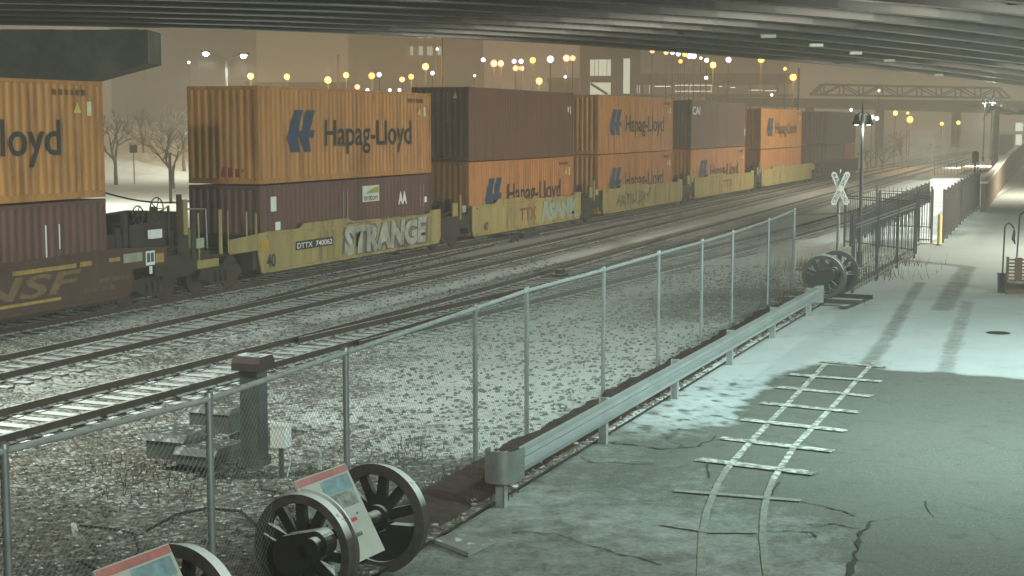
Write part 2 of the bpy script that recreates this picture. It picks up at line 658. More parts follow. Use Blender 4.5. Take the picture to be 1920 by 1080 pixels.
m_con = M('stained concrete', (0.13, 0.145, 0.12), 0.9, var=0.35, scale=0.7, grime=0.4, gcol=(0.05, 0.055, 0.04), bump=0.3)
m_tan = M('tan lettering paint', (0.15, 0.1, 0.05), 0.8, var=0.4, scale=5)


# ---------------------------------------------------------------- tracks
def sample(tab, u):
    # smooth curve through a table by local averaging
    return (lerp_list(tab, u - 4) + 2 * lerp_list(tab, u) + lerp_list(tab, u + 4)) / 4


PROF = [(-0.07, -0.17), (0.07, -0.17), (0.07, -0.155), (0.012, -0.13), (0.012, -0.045), (0.036, -0.03), (0.036, 0.0), (-0.036, 0.0), (-0.036, -0.03), (-0.012, -0.045), (-0.012, -0.13), (-0.07, -0.155)]


def track(label, tab, u0, u1, long_tie=None):
    D0 = tab[0][1]
    root = empty('railway_track', rl(u0, D0), ROTR, label, 'railway track')

    def rail_mesh(off):
        mb = MB()
        us = axis([(u0, u1, 2.5)])
        vs, fs = [], []
        for u in us:
            d = sample(tab, u) + off - D0
            vs += [(u - u0, d + a, b) for a, b in PROF]
        n = len(PROF)
        for i in range(len(us) - 1):
            for k in range(n):
                a, b = i * n + k, i * n + (k + 1) % n
                fs.append((a, b, b + n, a + n))
        fs.append(tuple(range(n)))
        fs.append(tuple(reversed(range(len(vs) - n, len(vs)))))
        mb.add(vs, fs)
        return mb
    rail_mesh(-0.755).build('rail', m_rail, root)
    rail_mesh(0.755).build('rail', m_rail, root)
    tie = MB().box(-0.115, 0.115, -1.3, 1.3, -0.3, -0.172)
    for s in (-0.755, 0.755):
        tie.box(-0.1, 0.1, s - 0.19, s - 0.075, -0.172, -0.155).box(-0.1, 0.1, s + 0.075, s + 0.19, -0.172, -0.155)
    tme = None
    rest = MB()
    cnt = 0
    u = u0 + 0.3
    while u < u1 - 0.3 and u < 150:
        d = sample(tab, u) - D0
        j = random.uniform(-0.05, 0.05)
        sl = math.atan((sample(tab, u + 1) - sample(tab, u - 1)) / 2) + random.uniform(-0.015, 0.015)
        ln = 1.0 if not long_tie or not (long_tie[0] < u < long_tie[1]) else 1.25
        if cnt < 100:
            if tme is None:
                o = tie.build('tie', m_tie, root)
                tme = o.data
            else:
                o = bpy.data.objects.new('tie', tme)
                COL.objects.link(o)
                o.parent = root
            o.location = (u - u0, d + j - (ln - 1) * 1.3, random.uniform(-0.006, 0.004))
            o.rotation_euler = (0, 0, sl)
            o.scale = (1, ln, 1)
        else:
            rest.box(u - u0 - 0.115, u - u0 + 0.115, d + j - 1.3, d + j + 1.3, -0.3, -0.172)
        cnt += 1
        u += 0.53 + random.uniform(-0.02, 0.02)
    if rest.v:
        rest.build('tie', m_tie, root)['kind'] = 'stuff'
    return root


track('railway track under the double stack freight train, farthest from the chain link fence', [(10, 24.62), (300, 24.62)], 16, 300)
track('clear railway track next to the freight train', [(10, 20.3), (20, 20.3), (32, 20.45), (57, 20.72), (72, 21.1), (105, 21.95), (170, 23.0), (300, 23.4)], 14, 260)
track('railway track passing behind the top of the chain link fence, third from the fence line', [(5, 16.6), (18, 16.4), (30, 16.12), (43, 16.25), (60, 16.7), (85, 17.25), (150, 18.6), (260, 20.5)], 10, 240)
track('railway track branching off nearest the chain link fence', [(29, 16.1), (34, 15.65), (40, 15.15), (50, 14.4), (61, 13.65), (75, 12.95), (100, 12.4), (170, 13.5), (240, 15.5)], 29.5, 230)

# frog and point machinery of the junction
e = empty('switch_machine', at(985, 441, -0.1), ROTR, 'low snow dusted switch machine beside the freight train', 'switch machine')
MB().box(-1.0, 1.0, -0.3, 0.3, -0.1, 0.16).prism([(-0.7, 0.16), (0.7, 0.16), (0.5, 0.32), (-0.5, 0.32)], 'y', -0.22, 0.22).build('housing', M('black steel with snow', (0.02, 0.02, 0.018), 0.6, snow=0.8), e)
MB().tube([(-1.0, 0, 0.0), (-3.2, -0.9, -0.02)], 0.03).build('throw_rod', m_dark, e)
o = MB().tube([at(400, 586, -0.06), at(600, 532, -0.06), at(800, 488, -0.06), at(925, 459, -0.06)], 0.06).build('loose_rail', m_rail)
tag(o, 'loose rail lying along the ballast between the train and the next track', 'rail')
o = MB().box(-0.35, 0.35, -0.16, 0.16, -0.2, 0.02).box(-0.2, 0.2, -0.1, 0.1, 0.02, 0.16).build('point_heater', m_blacks)
o.location = at(1050, 514, -0.1)
o.rotation_euler = (0, 0, ROTR)
tag(o, 'small black switch box between two rails left of the middle fence posts', 'switch box')


# ---------------------------------------------------------------- containers
def corrug(x0, x1, y, dy, z0, z1, pitch=0.278, alongy=False):
    """corrugated sheet as a mesh"""
    mb = MB()
    n = max(1, round((x1 - x0) / pitch))
    p = (x1 - x0) / n
    xs = []
    for i in range(n):
        b = x0 + i * p
        xs += [(b, 0), (b + 0.26 * p, 0), (b + 0.5 * p, 1), (b + 0.76 * p, 1)]
    xs.append((x1, 0))
    vs = []
    for x, k in xs:
        for z in (z0, z1):
            vs.append((y + dy * k, x, z) if alongy else (x, y + dy * k, z))
    fs = [(2 * i, 2 * i + 2, 2 * i + 3, 2 * i + 1) for i in range(len(xs) - 1)]
    return mb.add(vs, fs)


LOGO = [(.27, 1), (.57, 1), (.40, .54), (.50, .50), (.68, 1), (1, 1), (.80, .53), (.98, .53), (.93, .35), (.76, .35), (.84, .02), (.58, .02), (.44, .38), (.37, .38), (.46, .02), (.13, .02), (0, .35), (.08, .55)]


def container(u0, L, z0, H, mat, label, cat='shipping container', smooth_side=False, group=None):
    r = empty('shipping_container', rl(u0, 24.62, z0), ROTR, label, cat, group)
    w = 1.219
    fr = MB()
    for x in (0, L - 0.12):
        for y in (-w, w - 0.12):
            fr.box(x, x + 0.12, y, y + 0.12, 0.12, H - 0.12)
    for y in (-w + 0.005, w - 0.075):
        fr.box(0.16, L - 0.16, y, y + 0.07, 0.0, 0.16).box(0.16, L - 0.16, y, y + 0.07, H - 0.09, H - 0.01)
    for x in (0.01, L - 0.09):
        fr.box(x, x + 0.08, -w + 0.16, w - 0.16, 0.0, 0.16).box(x, x + 0.08, -w + 0.16, w - 0.16, H - 0.12, H - 0.01)
    fr.build('frame', mat, r)
    d = 0.012 if smooth_side else 0.026
    corrug(0.12, L - 0.12, -w + 0.02, d, 0.16, H - 0.09).build('side_panel', mat, r)
    corrug(0.12, L - 0.12, w - 0.02, -d, 0.16, H - 0.09).build('side_panel', mat, r)
    corrug(-w + 0.12, w - 0.12, 0.02, 0.045, 0.16, H - 0.12, 0.25, True).build('end_panel', mat, r)
    MB().box(L - 0.06, L - 0.03, -w + 0.12, -0.01, 0.16, H - 0.12).box(L - 0.06, L - 0.03, 0.01, w - 0.12, 0.16, H - 0.12).build('door', mat, r)
    MB().box(0.1, L - 0.1, -w + 0.08, w - 0.08, H - 0.04, H - 0.02).build('roof', mat, r)
    MB().box(0.1, L - 0.1, -w + 0.08, w - 0.08, 0.05, 0.15).build('floor', m_dark, r)
    cm = None
    for x in (0, L):
        for y in (-w, w):
            for z in (0, H):
                if cm is None:
                    o = MB().box(-0.09, 0.09, -0.082, 0.082, 0, 0.118).box(-0.05, 0.05, -0.086, 0.086, 0.035, 0.085).build('corner_casting', mat, r)
                    cm = o.data
                else:
                    o = bpy.data.objects.new('corner_casting', cm)
                    COL.objects.link(o)
                    o.parent = r
                o.location = (x + (0.087 if x == 0 else -0.087), y + (0.08 if y < 0 else -0.08), 0 if z == 0 else H - 0.118)
    return r


def hapag(r, L, H):
    k = L / 12.19
    yy = -1.219 + 0.012
    a, b = 1.68 * k, 3.46 * k
    z0, z1 = 0.88, 2.2
    p = MB()
    v = [(a + (b - a) * x, yy, z0 + (z1 - z0) * z) for x, z in LOGO]
    p.add(v, [tuple(range(len(v)))])
    p.build('emblem', m_blue, r)
    text('lettering', 'Hapag-Lloyd', m_ink, r, 4.08 * k, 10.53 * k, 1.08, 1.9, yy, 0.012)
    for i in range(6):
        MB().box(L - 1.9 + 0.22 * i, L - 1.9 + 0.22 * i + 0.12, yy - 0.004, yy, H - 0.36, H - 0.22).build('serial_mark', M('faded mark paint', (0.12, 0.07, 0.03), 0.8), r)
    MB().prism([(L - 1.15, H - 0.78), (L - 0.85, H - 0.78), (L - 1.0, H - 0.52)], 'y', yy - 0.004, yy).build('warning_triangle', M('sticker yellow', (0.6, 0.5, 0.12), 0.6), r)
    MB().box(L - 0.62, L - 0.45, yy - 0.004, yy, H - 0.85, H - 0.5).build('sticker', M('sticker pale', (0.55, 0.58, 0.35), 0.6), r)


YS = -1.219 + 0.012
HC, ST = 2.896, 2.591
B0, B1 = 0.35, 0.35
c = container(19.46, 12.19, 2.93, 2.85, m_or, 'upper orange container at the left edge of the photo showing only "Lloyd"')
hapag(c, 12.19, 2.85)
MB().box(11.0, 11.9, YS - 0.004, YS, 0.02, 0.1).build('white_strip', m_white, c)  # white strip low on the side, near the right end
c = container(19.46, 12.19, 0.35, 2.53, m_mar, 'maroon ribbed container in the brown well car at the left edge')
bits('serial_marks', m_white, c, [(9.85, 9.9, YS - 0.004, YS, 0.35, 2.0), (10.35, 10.39, YS - 0.004, YS, 1.4, 2.0), (10.33, 10.5, YS - 0.004, YS, 0.55, 0.85)])
MB().box(10.33, 10.48, YS - 0.004, YS, 0.95, 1.2).build('sticker', M('sticker yellow', (0.6, 0.5, 0.12), 0.6), c)
c = container(39.04, 12.19, 2.97, HC, m_or, 'orange container stacked on the maroon container with the white stickers')
hapag(c, 12.19, HC)
MB().add([(0.03, 0.15, 0.2), (0.03, -0.55, 0.2), (0.03, -0.7, 0.42), (0.03, 0.05, 0.5)], [(0, 3, 2, 1)]).build('red_patch', M('red primer', (0.2, 0.035, 0.025), 0.8), c)
c = container(39.04, 12.19, 0.35, 2.57, m_mar, 'maroon container with white stickers in the yellow well car tagged with silver graffiti', smooth_side=True)
bits('sticker', m_white, c, [(0.65, 0.98, YS - 0.004, YS, 1.78, 2.22), (0.9, 1.2, YS - 0.004, YS, 1.2, 1.45)])
MB().box(6.65, 7.9, YS - 0.004, YS, 1.78, 2.32).build('name_panel', M('pale panel', (0.6, 0.66, 0.6), 0.6), c)
MB().prism([(6.9, 2.06), (7.85, 2.06), (7.85, 2.28), (7.3, 2.2)], 'y', YS - 0.008, YS - 0.005).build('panel_flash', M('panel green', (0.3, 0.33, 0.1), 0.6), c)
text('lettering', 'triton', m_ink, c, 6.75, 7.8, 1.83, 2.02, YS - 0.008, 0.01)
bits('serial_marks', M('rubbed mark paint', (0.3, 0.24, 0.18), 0.8), c, [(5.25, 5.3, YS - 0.004, YS, 1.2, 2.2), (5.55, 5.6, YS - 0.004, YS, 1.3, 2.2), (11.2, 11.25, YS - 0.004, YS, 1.4, 2.2), (11.5, 11.55, YS - 0.004, YS, 1.4, 2.2)])
text('scribble', 'AA', m_white, c, 9.4, 10.1, 1.6, 2.0, YS - 0.004, 0.05)
MB().box(11.6, 11.8, YS - 0.004, YS, 1.55, 1.75).build('sticker', m_white, c)

LL = [12.4, 13.5, 14.4, 15.2]
U0 = [54.75, 70.84, 88.4, 107.65]
c = container(U0[0], LL[0], 3.30, HC, m_br2, 'brown container without a name on top, between two orange ones', smooth_side=True)
MB().prism([(0.02, 0.0)] * 0 + [(-0.75, 2.45), (-0.55, 2.45), (-0.65, 2.7)], 'x', -0.004, 0.0).build('warning_triangle', M('sticker yellow', (0.6, 0.5, 0.12), 0.6), c)
MB().box(-0.004, 0, -0.35, -0.31, 1.5, 2.7).build('serial_marks', M('rubbed mark paint', (0.3, 0.24, 0.18), 0.8), c)
bits('sticker', M('sticker pale', (0.55, 0.58, 0.35), 0.6), c, [(LL[0] - 0.8, LL[0] - 0.6, YS - 0.004, YS, 2.0, 2.25), (LL[0] - 0.45, LL[0] - 0.33, YS - 0.004, YS, 1.9, 2.3)])
c = container(U0[0], LL[0], 0.37, HC, m_or2, 'orange container directly below the plain brown one, its name half sunk')
hapag(c, LL[0], HC)
c = container(U0[1], LL[1], 3.30, HC, m_or, 'middle orange container on the upper level, between the brown and the grey brown one')
hapag(c, LL[1], HC)
c = container(U0[1], LL[1], 0.37, HC, m_or2, 'lower orange container directly under the middle upper orange one')
hapag(c, LL[1], HC)
c = container(U0[2], LL[2], 3.30, HC, m_gry, 'grey brown container on the upper level marked CAI', smooth_side=True)
text('lettering', 'CAI', m_white, c, 0.3, 2.1, 2.05, 2.5, YS, 0.02)
MB().box(-0.004, 0, 0.05, 0.55, 0.45, 0.85).build('sticker', M('sticker green', (0.35, 0.4, 0.08), 0.6), c)
MB().box(LL[2] - 0.3, LL[2] - 0.1, YS - 0.004, YS, 0.7, 1.2).build('sticker', m_white, c)
c = container(U0[2], LL[2], 0.37, HC, m_or2, 'orange container below the grey brown CAI one')
hapag(c, LL[2], HC)
c = container(U0[3], LL[3], 3.02, HC, m_or, 'farthest orange container on the upper level with emblem and name')
hapag(c, LL[3], HC)
c = container(U0[3], LL[3], 0.37, 2.6, m_or2, 'plain orange container low in the farthest yellow well car')
c = container(134.6, 15.8, 3.02, HC, m_br2, 'brown container at the far end of the train behind the lamp post', smooth_side=True)
c = container(134.6, 9.5, 0.37, 2.6, m_gry, 'dark container low at the far end of the train')
c = container(144.6, 6.0, 0.37, 2.6, m_or2, 'short orange container low at the far end of the train')


# ---------------------------------------------------------------- well cars
def truck_parts(root, x):
    for s in (-1, 1):
        fr = MB().prism([(x - 1.15, 0.42), (x - 1.0, 0.68), (x - 0.45, 0.72), (x + 0.45, 0.72), (x + 1.0, 0.68), (x + 1.15, 0.42), (x + 0.75, 0.38), (x + 0.35, 0.22), (x - 0.35, 0.22), (x - 0.75, 0.38)], 'y', s * 1.0 - 0.06, s * 1.0 + 0.06)
        for k in (-0.25, 0, 0.25):
            fr.tube([(x + k, s * 1.07, 0.28), (x + k, s * 1.07, 0.6)], 0.075)
        o = fr.build('truck_frame', m_dark, root)
        for k in (-0.88, 0.88):
            w = MB()
            prof = [(0.0, -0.05), (0.12, -0.07), (0.2, -0.02), (0.36, -0.02), (0.40, -0.065), (0.455, -0.065), (0.46, 0.05), (0.49, 0.065), (0.0, 0.065)]
            w.lathe(prof, 24)
            ob = w.build('wheel', M('worn wheel steel', (0.035, 0.024, 0.016), 0.6, 0.3, var=0.5), o, True)
            ob.rotation_euler = (R_(90), 0, 0)
            ob.location = (x + k, s * 0.76, 0.46)
            if s > 0:
                ob.rotation_euler = (R_(-90), 0, 0)
    MB().tube([(x - 0.88, -0.7, 0.46), (x - 0.88, 0.7, 0.46)], 0.08).tube([(x + 0.88, -0.7, 0.46), (x + 0.88, 0.7, 0.46)], 0.08).box(x - 0.3, x + 0.3, -0.95, 0.95, 0.45, 0.75).build('bolster', m_dark, root)


def well_car(u0, u1, mat, label, left_platform, right_platform, trucks, group=None):
    L = u1 - u0
    r = empty('well_car', rl(u0, 24.62, 0), ROTR, label, 'well car', group)
    lp, rp = left_platform, right_platform
    poly = [(0.05, 0.35), (L - 0.05, 0.35), (L + 0.12, 0.6)]
    if rp:
        poly += [(L + 0.15, 1.05), (L + rp, 1.05), (L + rp, 1.5), (L - 0.6, 1.62)]
    else:
        poly += [(L + 0.12, 1.6), (L - 0.8, 1.6), (L - 0.9, 1.48)]
    poly += [(L * 0.45, 1.56), (L * 0.43, 1.68), (L * 0.2, 1.68), (L * 0.18, 1.54)]
    if lp:
        poly += [(0.3, 1.56), (-lp, 1.46), (-lp, 1.05), (-0.2, 1.05)]
    else:
        poly += [(-0.1, 1.56), (-0.1, 0.6)]
    for s in (-1, 1):
        y0 = 1.37 * s
        m = MB().prism(poly, 'y', y0 - 0.05 * s, y0)
        m.box(0.3, L - 0.3, y0 + 0.005 * s, y0 + 0.06 * s, 0.35, 0.43) if s < 0 else None
        m.box(0.3, L - 0.6, min(y0, y0 + 0.05 * s) - 0.002, max(y0, y0 + 0.05 * s), 1.40, 1.475)
        x = 1.5
        while x < L - 1 and s > 0:
            m.box(x, x + 0.06, y0, y0 + 0.04, 0.45, 1.38)
            x += 1.6
        m.build('side_sill', mat, r)
    MB().box(0.2, L - 0.2, -1.3, 1.3, 0.26, 0.32).build('well_floor', m_dark, r)
    for a, b in ((-0.35, -0.1), (L + 0.1, L + 0.35)):
        MB().box(a, b, -1.28, 1.28, 0.5, 1.5).box(a - 0.6, b + 0.6, -0.5, 0.5, 0.78, 1.12).build('bulkhead', m_dark, r)
    for x in trucks:
        truck_parts(r, x)
    if lp:
        MB().box(-lp - 1.2, -0.36, -1.2, 1.2, 1.0, 1.1).box(-lp - 2.0, -lp - 1.2, -0.25, 0.25, 0.72, 1.0).build('end_platform', m_dark, r)
    if rp:
        MB().box(L + 0.36, L + rp + 1.2, -1.2, 1.2, 1.0, 1.1).box(L + rp + 1.2, L + rp + 2.0, -0.25, 0.25, 0.72, 1.0).build('end_platform', m_dark, r)
    return r


def gap_gear(r, x, mat, sc=1.0):
    """pipes, brackets and brake gear over a shared truck"""
    m = MB()
    for i in range(9):
        a = x + random.uniform(-1.1, 1.1)
        y = -1.25 + random.uniform(0, 0.6)
        z = random.uniform(1.2, 1.9)
        m.box(a - 0.12, a + 0.12, y, y + 0.2, 1.05, z)
    m.tube([(x - 1.2, -1.2, 1.3), (x - 0.3, -1.28, 1.45), (x + 1.1, -1.22, 1.25)], 0.05)
    m.box(x - 1.3, x + 1.3, -1.3, 1.25, 0.72, 1.25)
    m.build('brake_gear', m_dark, r)
    bits('bracket', mat, r, [(x - 0.3, x + 0.15, -1.36, -1.3, 1.25, 1.75), (x + 0.35, x + 0.5, -1.36, -1.3, 1.1, 2.05)])
    MB().box(x + 0.55, x + 0.9, -1.38, -1.34, 1.35, 1.62).build('placard', M('dull placard', (0.3, 0.33, 0.26), 0.7), r)


YC = -1.37 - 0.012
# brown car at the left edge
r = well_car(18.2, 32.3, m_brn, 'dark brown well car with large tan lettering at the left edge', 0, 1.7, [15.6])
Lx = 32.3 - 18.2
text('lettering', 'BNSF', m_tan, r, 7.0, 12.2, 0.72, 1.22, YC, 0.02, 0.25)
bits('stripe', M('amber stripe', (0.33, 0.22, 0.06), 0.7, var=0.4, scale=6), r, [(7.2, 11.4, YC - 0.004, YC, 0.56, 0.63), (9.7, 12.0, YC - 0.004, YC, 1.28, 1.38), (12.15, 12.6, YC - 0.004, YC, 1.28, 1.4), (13.3, 13.75, YC - 0.004, YC, 1.3, 1.4)])
text('data_lettering', 'LD LMT 254100', m_tan, r, 12.3, 13.5, 0.62, 0.72, YC, 0.02)
text('data_lettering', 'BNSF 238712 B', m_tan, r, 12.9, 14.1, 0.82, 0.92, YC, 0.02)
MB().box(13.9, 14.7, YC - 0.004, YC, 1.22, 1.45).build('placard', M('dull placard', (0.3, 0.33, 0.26), 0.7), r)
p = MB().box(14.85, 15.25, YC - 0.004, YC, 1.08, 1.45).build('data_panel', m_white, r)
bits('panel_print', M('panel ink', (0.05, 0.07, 0.07), 0.7), p, [(14.9, 15.03, YC - 0.008, YC - 0.005, 1.16, 1.4), (15.07, 15.2, YC - 0.008, YC - 0.005, 1.16, 1.4)])
MB().box(15.3, 15.65, YC - 0.004, YC, 1.12, 1.36).build('reflector', M('amber stripe', (0.33, 0.22, 0.06), 0.7), r)
MB().box(15.0, 15.13, YC - 0.004, YC, 0.85, 1.05).build('tag', m_white, r)
gap_gear(r, Lx + 2.6, m_dark)
# hand brake wheels and posts at its end
for x, z, rr, mm in ((Lx + 0.85, 2.38, 0.24, m_dark), (Lx + 1.7, 2.5, 0.30, m_rust)):
    m = MB()
    pts = [(x + rr * math.cos(a * math.pi / 12), -1.1, z + rr * math.sin(a * math.pi / 12)) for a in range(25)]
    m.tube(pts, 0.018, 6, False)
    for k in range(5):
        a = 2 * math.pi * k / 5
        m.tube([(x, -1.1, z), (x + rr * math.cos(a), -1.1, z + rr * math.sin(a))], 0.014, 5)
    m.tube([(x, -1.1, z), (x, -0.9, z)], 0.06)
    m.build('hand_brake_wheel', mm, r)
m = MB().box(Lx + 0.4, Lx + 1.3, -1.15, -0.5, 1.1, 2.15).box(Lx + 1.35, Lx + 2.15, -1.05, -0.3, 1.1, 2.42).tube([(Lx + 1.9, -1.05, 2.4), (Lx + 2.3, -1.05, 2.55), (Lx + 2.3, -1.05, 1.2)], 0.04)
m.box(Lx - 0.2, Lx - 0.05, -1.2, -1.1, 1.5, 2.1).box(Lx + 0.1, Lx + 0.26, -1.2, -1.1, 1.5, 2.5).box(Lx - 1.0, Lx + 0.3, -1.15, 1.1, 1.5, 1.95)
m.build('brake_housing', m_dark, r)
MB().box(Lx + 2.45, Lx + 2.58, -1.3, -1.2, 1.1, 2.85).build('grab_post', m_rust, r)
bits('bracket', m_yel, r, [(Lx + 2.65, Lx + 2.85, -1.3, -1.2, 1.2, 2.7), (Lx + 2.9, Lx + 3.2, -1.3, -1.25, 1.35, 1.9)])
MB().tube([(Lx + 2.75, -1.28, 2.45), (Lx + 3.75, -1.28, 2.4), (Lx + 3.8, -1.28, 1.3)], 0.025, 6).build('grab_rail', m_steel, r)
MB().box(Lx + 1.1, Lx + 1.6, -1.32, -1.22, 1.75, 1.98).build('glad_hand', m_white, r)

GRP = 'yellow well cars of the freight train'
r = well_car(38.85, 51.6, m_yel, 'yellow well car with silver and black graffiti lettering, number board and the figure 40', 1.7, 0, [-1.75, 14.35], GRP)
o1 = text('graffiti_shadow', 'STRANGE', M('dark blue spray paint', (0.08, 0.1, 0.105), 0.7), r, 5.0, 11.75, 0.45, 1.38, YC - 0.002, 0.11, 0.12, 0.1)
o2 = text('graffiti', 'STRANGE', M('silver spray paint', (0.36, 0.38, 0.33), 0.6, 0.1, var=0.5, scale=2.5), r, 5.15, 11.6, 0.52, 1.36, YC - 0.008, 0.055, 0.12, 0.1)
MB().box(2.0, 4.42, YC - 0.004, YC, 0.88, 1.15).build('number_board', m_ink, r)
text('number_lettering', 'DTTX  740062', m_white, r, 2.08, 4.34, 0.93, 1.09, YC - 0.008, 0.01)
text('lettering', '40', m_ink, r, 0.28, 0.78, 0.5, 0.88, YC, 0.03)
MB().box(-0.05, 0.4, YC - 0.004, YC, 1.0, 1.32).build('placard', M('ochre placard', (0.42, 0.26, 0.04), 0.7), r)
gap_gear(r, 14.35, m_yel)
m = MB().tube([(-2.1, -1.3, 1.1), (-2.1, -1.3, 2.35)], 0.055).tube([(-1.7, -1.3, 1.1), (-1.7, -1.3, 2.3)], 0.02).tube([(-3.2, -1.3, 0.9), (-3.2, -1.3, 2.3)], 0.03)
m.box(-3.3, -2.3, -1.36, -1.3, 0.78, 1.0).tube([(-0.7, -1.3, 1.5), (-0.7, -1.3, 2.2)], 0.03).tube([(-0.2, -1.3, 1.5), (-0.2, -1.3, 2.15)], 0.05)
m.build('bracket', m_yel, r)
m = MB().prism([(-5.0, 1.1), (-5.0, 1.9), (-4.6, 2.3), (-3.4, 2.35), (-3.2, 2.2), (-3.2, 0.8), (-4.6, 0.7)], 'y', -0.9, 0.9).box(-4.8, -3.4, -1.2, -0.9, 0.6, 1.5)
m.build('end_housing', m_dark, r)
r = well_car(54.85, 67.7, m_yel, 'yellow well car with red TTX letters and pale green graffiti', 0, 0, [14.6], GRP)
text('lettering', 'TTX', M('faded red paint', (0.2, 0.055, 0.03), 0.8), r, 5.0, 7.0, 0.68, 1.2, YC, 0.02)
text('graffiti', 'ASANK', M('pale green spray paint', (0.26, 0.34, 0.27), 0.7), r, 7.5, 12.5, 0.55, 1.3, YC - 0.008, 0.06, 0.0, 0.22)
text('lettering', '40', m_ink, r, 1.0, 1.5, 0.5, 0.85, YC, 0.01)
gap_gear(r, 14.6, m_yel)
r = well_car(71.3, 85.9, m_yel, 'yellow well car with small dark graffiti letters', 0, 0, [16.2], GRP)
text('graffiti', 'ARTILLERY', M('dark spray paint', (0.12, 0.115, 0.07), 0.7, var=0.5, scale=3), r, 1.9, 8.2, 0.65, 1.2, YC, 0.03, 0.1, 0.25)
gap_gear(r, 16.2, m_yel)
r = well_car(88.9, 104.8, m_yel, 'clean yellow well car with small red TTX letters under the CAI stack', 0, 0, [17.3], GRP)
text('lettering', 'TTX', M('faded red paint', (0.2, 0.055, 0.03), 0.8), r, 7.0, 9.6, 0.75, 1.2, YC, 0.02)
gap_gear(r, 17.3, m_yel)
r = well_car(107.6, 126.6, m_yel, 'last yellow well car before the brown one at the far end', 0, 1.6, [1.0, 20.8], GRP)
r = well_car(132.0, 151.5, m_brn, 'brown ribbed well car at the far end of the train', 1.6, 0, [-2.0, 20.5])
m = MB()
x = 1.0
while x < 19:
    MB().box(x, x + 0.12, -1.44, -1.39, 0.45, 1.38).build('side_rib', m_brn, r)
    x += 0.75

# ---------------------------------------------------------------- chain link fence
posts = [(-4.85, 9.2), (-3.86, 11.35), (-2.74, 13.55), (-1.81, 16.36), (-0.5, 20.39), (0.22, 22.6), (1.57, 25.9), (2.83, 29.2), (4.04, 32.2), (5.08, 34.9), (6.68, 39.5), (8.25, 44.4)]
fence = empty('chain_link_fence', (posts[0][0], posts[0][1], 0), 0, 'tall galvanised chain link fence along the tracks with round posts and top rail', 'fence')
ox, oy = posts[0]
P3 = [Vector((x - ox, y - oy, 0)) for x, y in posts]
FH = 2.24
for i, p in enumerate(P3):
    r_ = 0.035 if i not in (len(P3) - 1,) else 0.045
    MB().tube([p + Vector((0, 0, -0.3)), p + Vector((0, 0, FH + 0.02))], r_, 10).lathe([(0.045, FH + 0.02), (0.04, FH + 0.06), (0.0, FH + 0.08)], 10, p).build('post', m_steel, fence, True)
MB().tube([p + Vector((0, 0, FH)) for p in P3], 0.03, 10).build('top_rail', m_gal_snow, fence, True)
cum = [0.0]
for a, b in zip(P3, P3[1:]):
    cum.append(cum[-1] + (b - a).length)


def onf(s):
    for i in range(len(P3) - 1):
        if s <= cum[i + 1] or i == len(P3) - 2:
            t = (s - cum[i]) / (cum[i + 1] - cum[i])
            return P3[i].lerp(P3[i + 1], t)


m = MB()
H0, H1 = 0.04, FH
hh = H1 - H0
step = 0.075
s0 = -hh
k = 0
while s0 < cum[-1]:
    for sg in (1, -1):
        a_s, b_s = (s0, s0 + hh) if sg > 0 else (s0 + hh, s0)
        ca, cb = max(0, min(cum[-1], a_s)), max(0, min(cum[-1], b_s))
        if abs(ca - cb) < 0.01:
            continue
        za = H0 + abs(ca - a_s)
        zb = H1 - abs(cb - b_s)
        lo, hi = min(ca, cb), max(ca, cb)
        brk = [q for q in cum if lo < q < hi]
        ss = [lo] + brk + [hi]
        pts = []
        for q in ss:
            tt = (q - ca) / (cb - ca)
            p = onf(q)
            pts.append(Vector((p.x, p.y, za + (zb - za) * tt)))
        m.tube(pts, 0.0021 if s0 < 14 else 0.0019, 3, False)
    s0 += step
    k += 1
m.build('wire_mesh', M('grey wire', (0.16, 0.18, 0.17), 0.6, 0.3), fence)
# short return panel of the fence
o = MB().tube([P3[-1] + Vector((0, 0, 2.1)), P3[-1] + Vector((2.55, 4.6, 1.88))], 0.022).build('top_rail', m_dark, fence)

# ---------------------------------------------------------------- guardrail
GD = 6.88
g = empty('guardrail', rl(17.1, GD), ROTR, 'galvanised steel guardrail with corrugated beam running along the parking lot', 'guardrail')
W_PROF = [(-0.155, 0.0), (-0.14, 0.012), (-0.11, 0.07), (-0.06, 0.083), (-0.03, 0.03), (0, 0.0), (0.03, 0.03), (0.06, 0.083), (0.11, 0.07), (0.14, 0.012), (0.155, 0.0)]
GZ = 0.54
us = axis([(0.25, 20.6, 1.0)])
vs, fs = [], []
n = len(W_PROF)
for u in us:
    for zz, yy in W_PROF:
        vs.append((u, -0.13 - yy, GZ + zz * 1.12))
for i in range(len(us) - 1):
    for k in range(n - 1):
        a = i * n + k
        fs.append((a, a + 1, a + n + 1, a + n))
m = MB().add(vs, fs)
m.build('beam', M('galvanised beam', (0.36, 0.41, 0.40), 0.4, 0.6, var=0.12, scale=1.5), g, True)
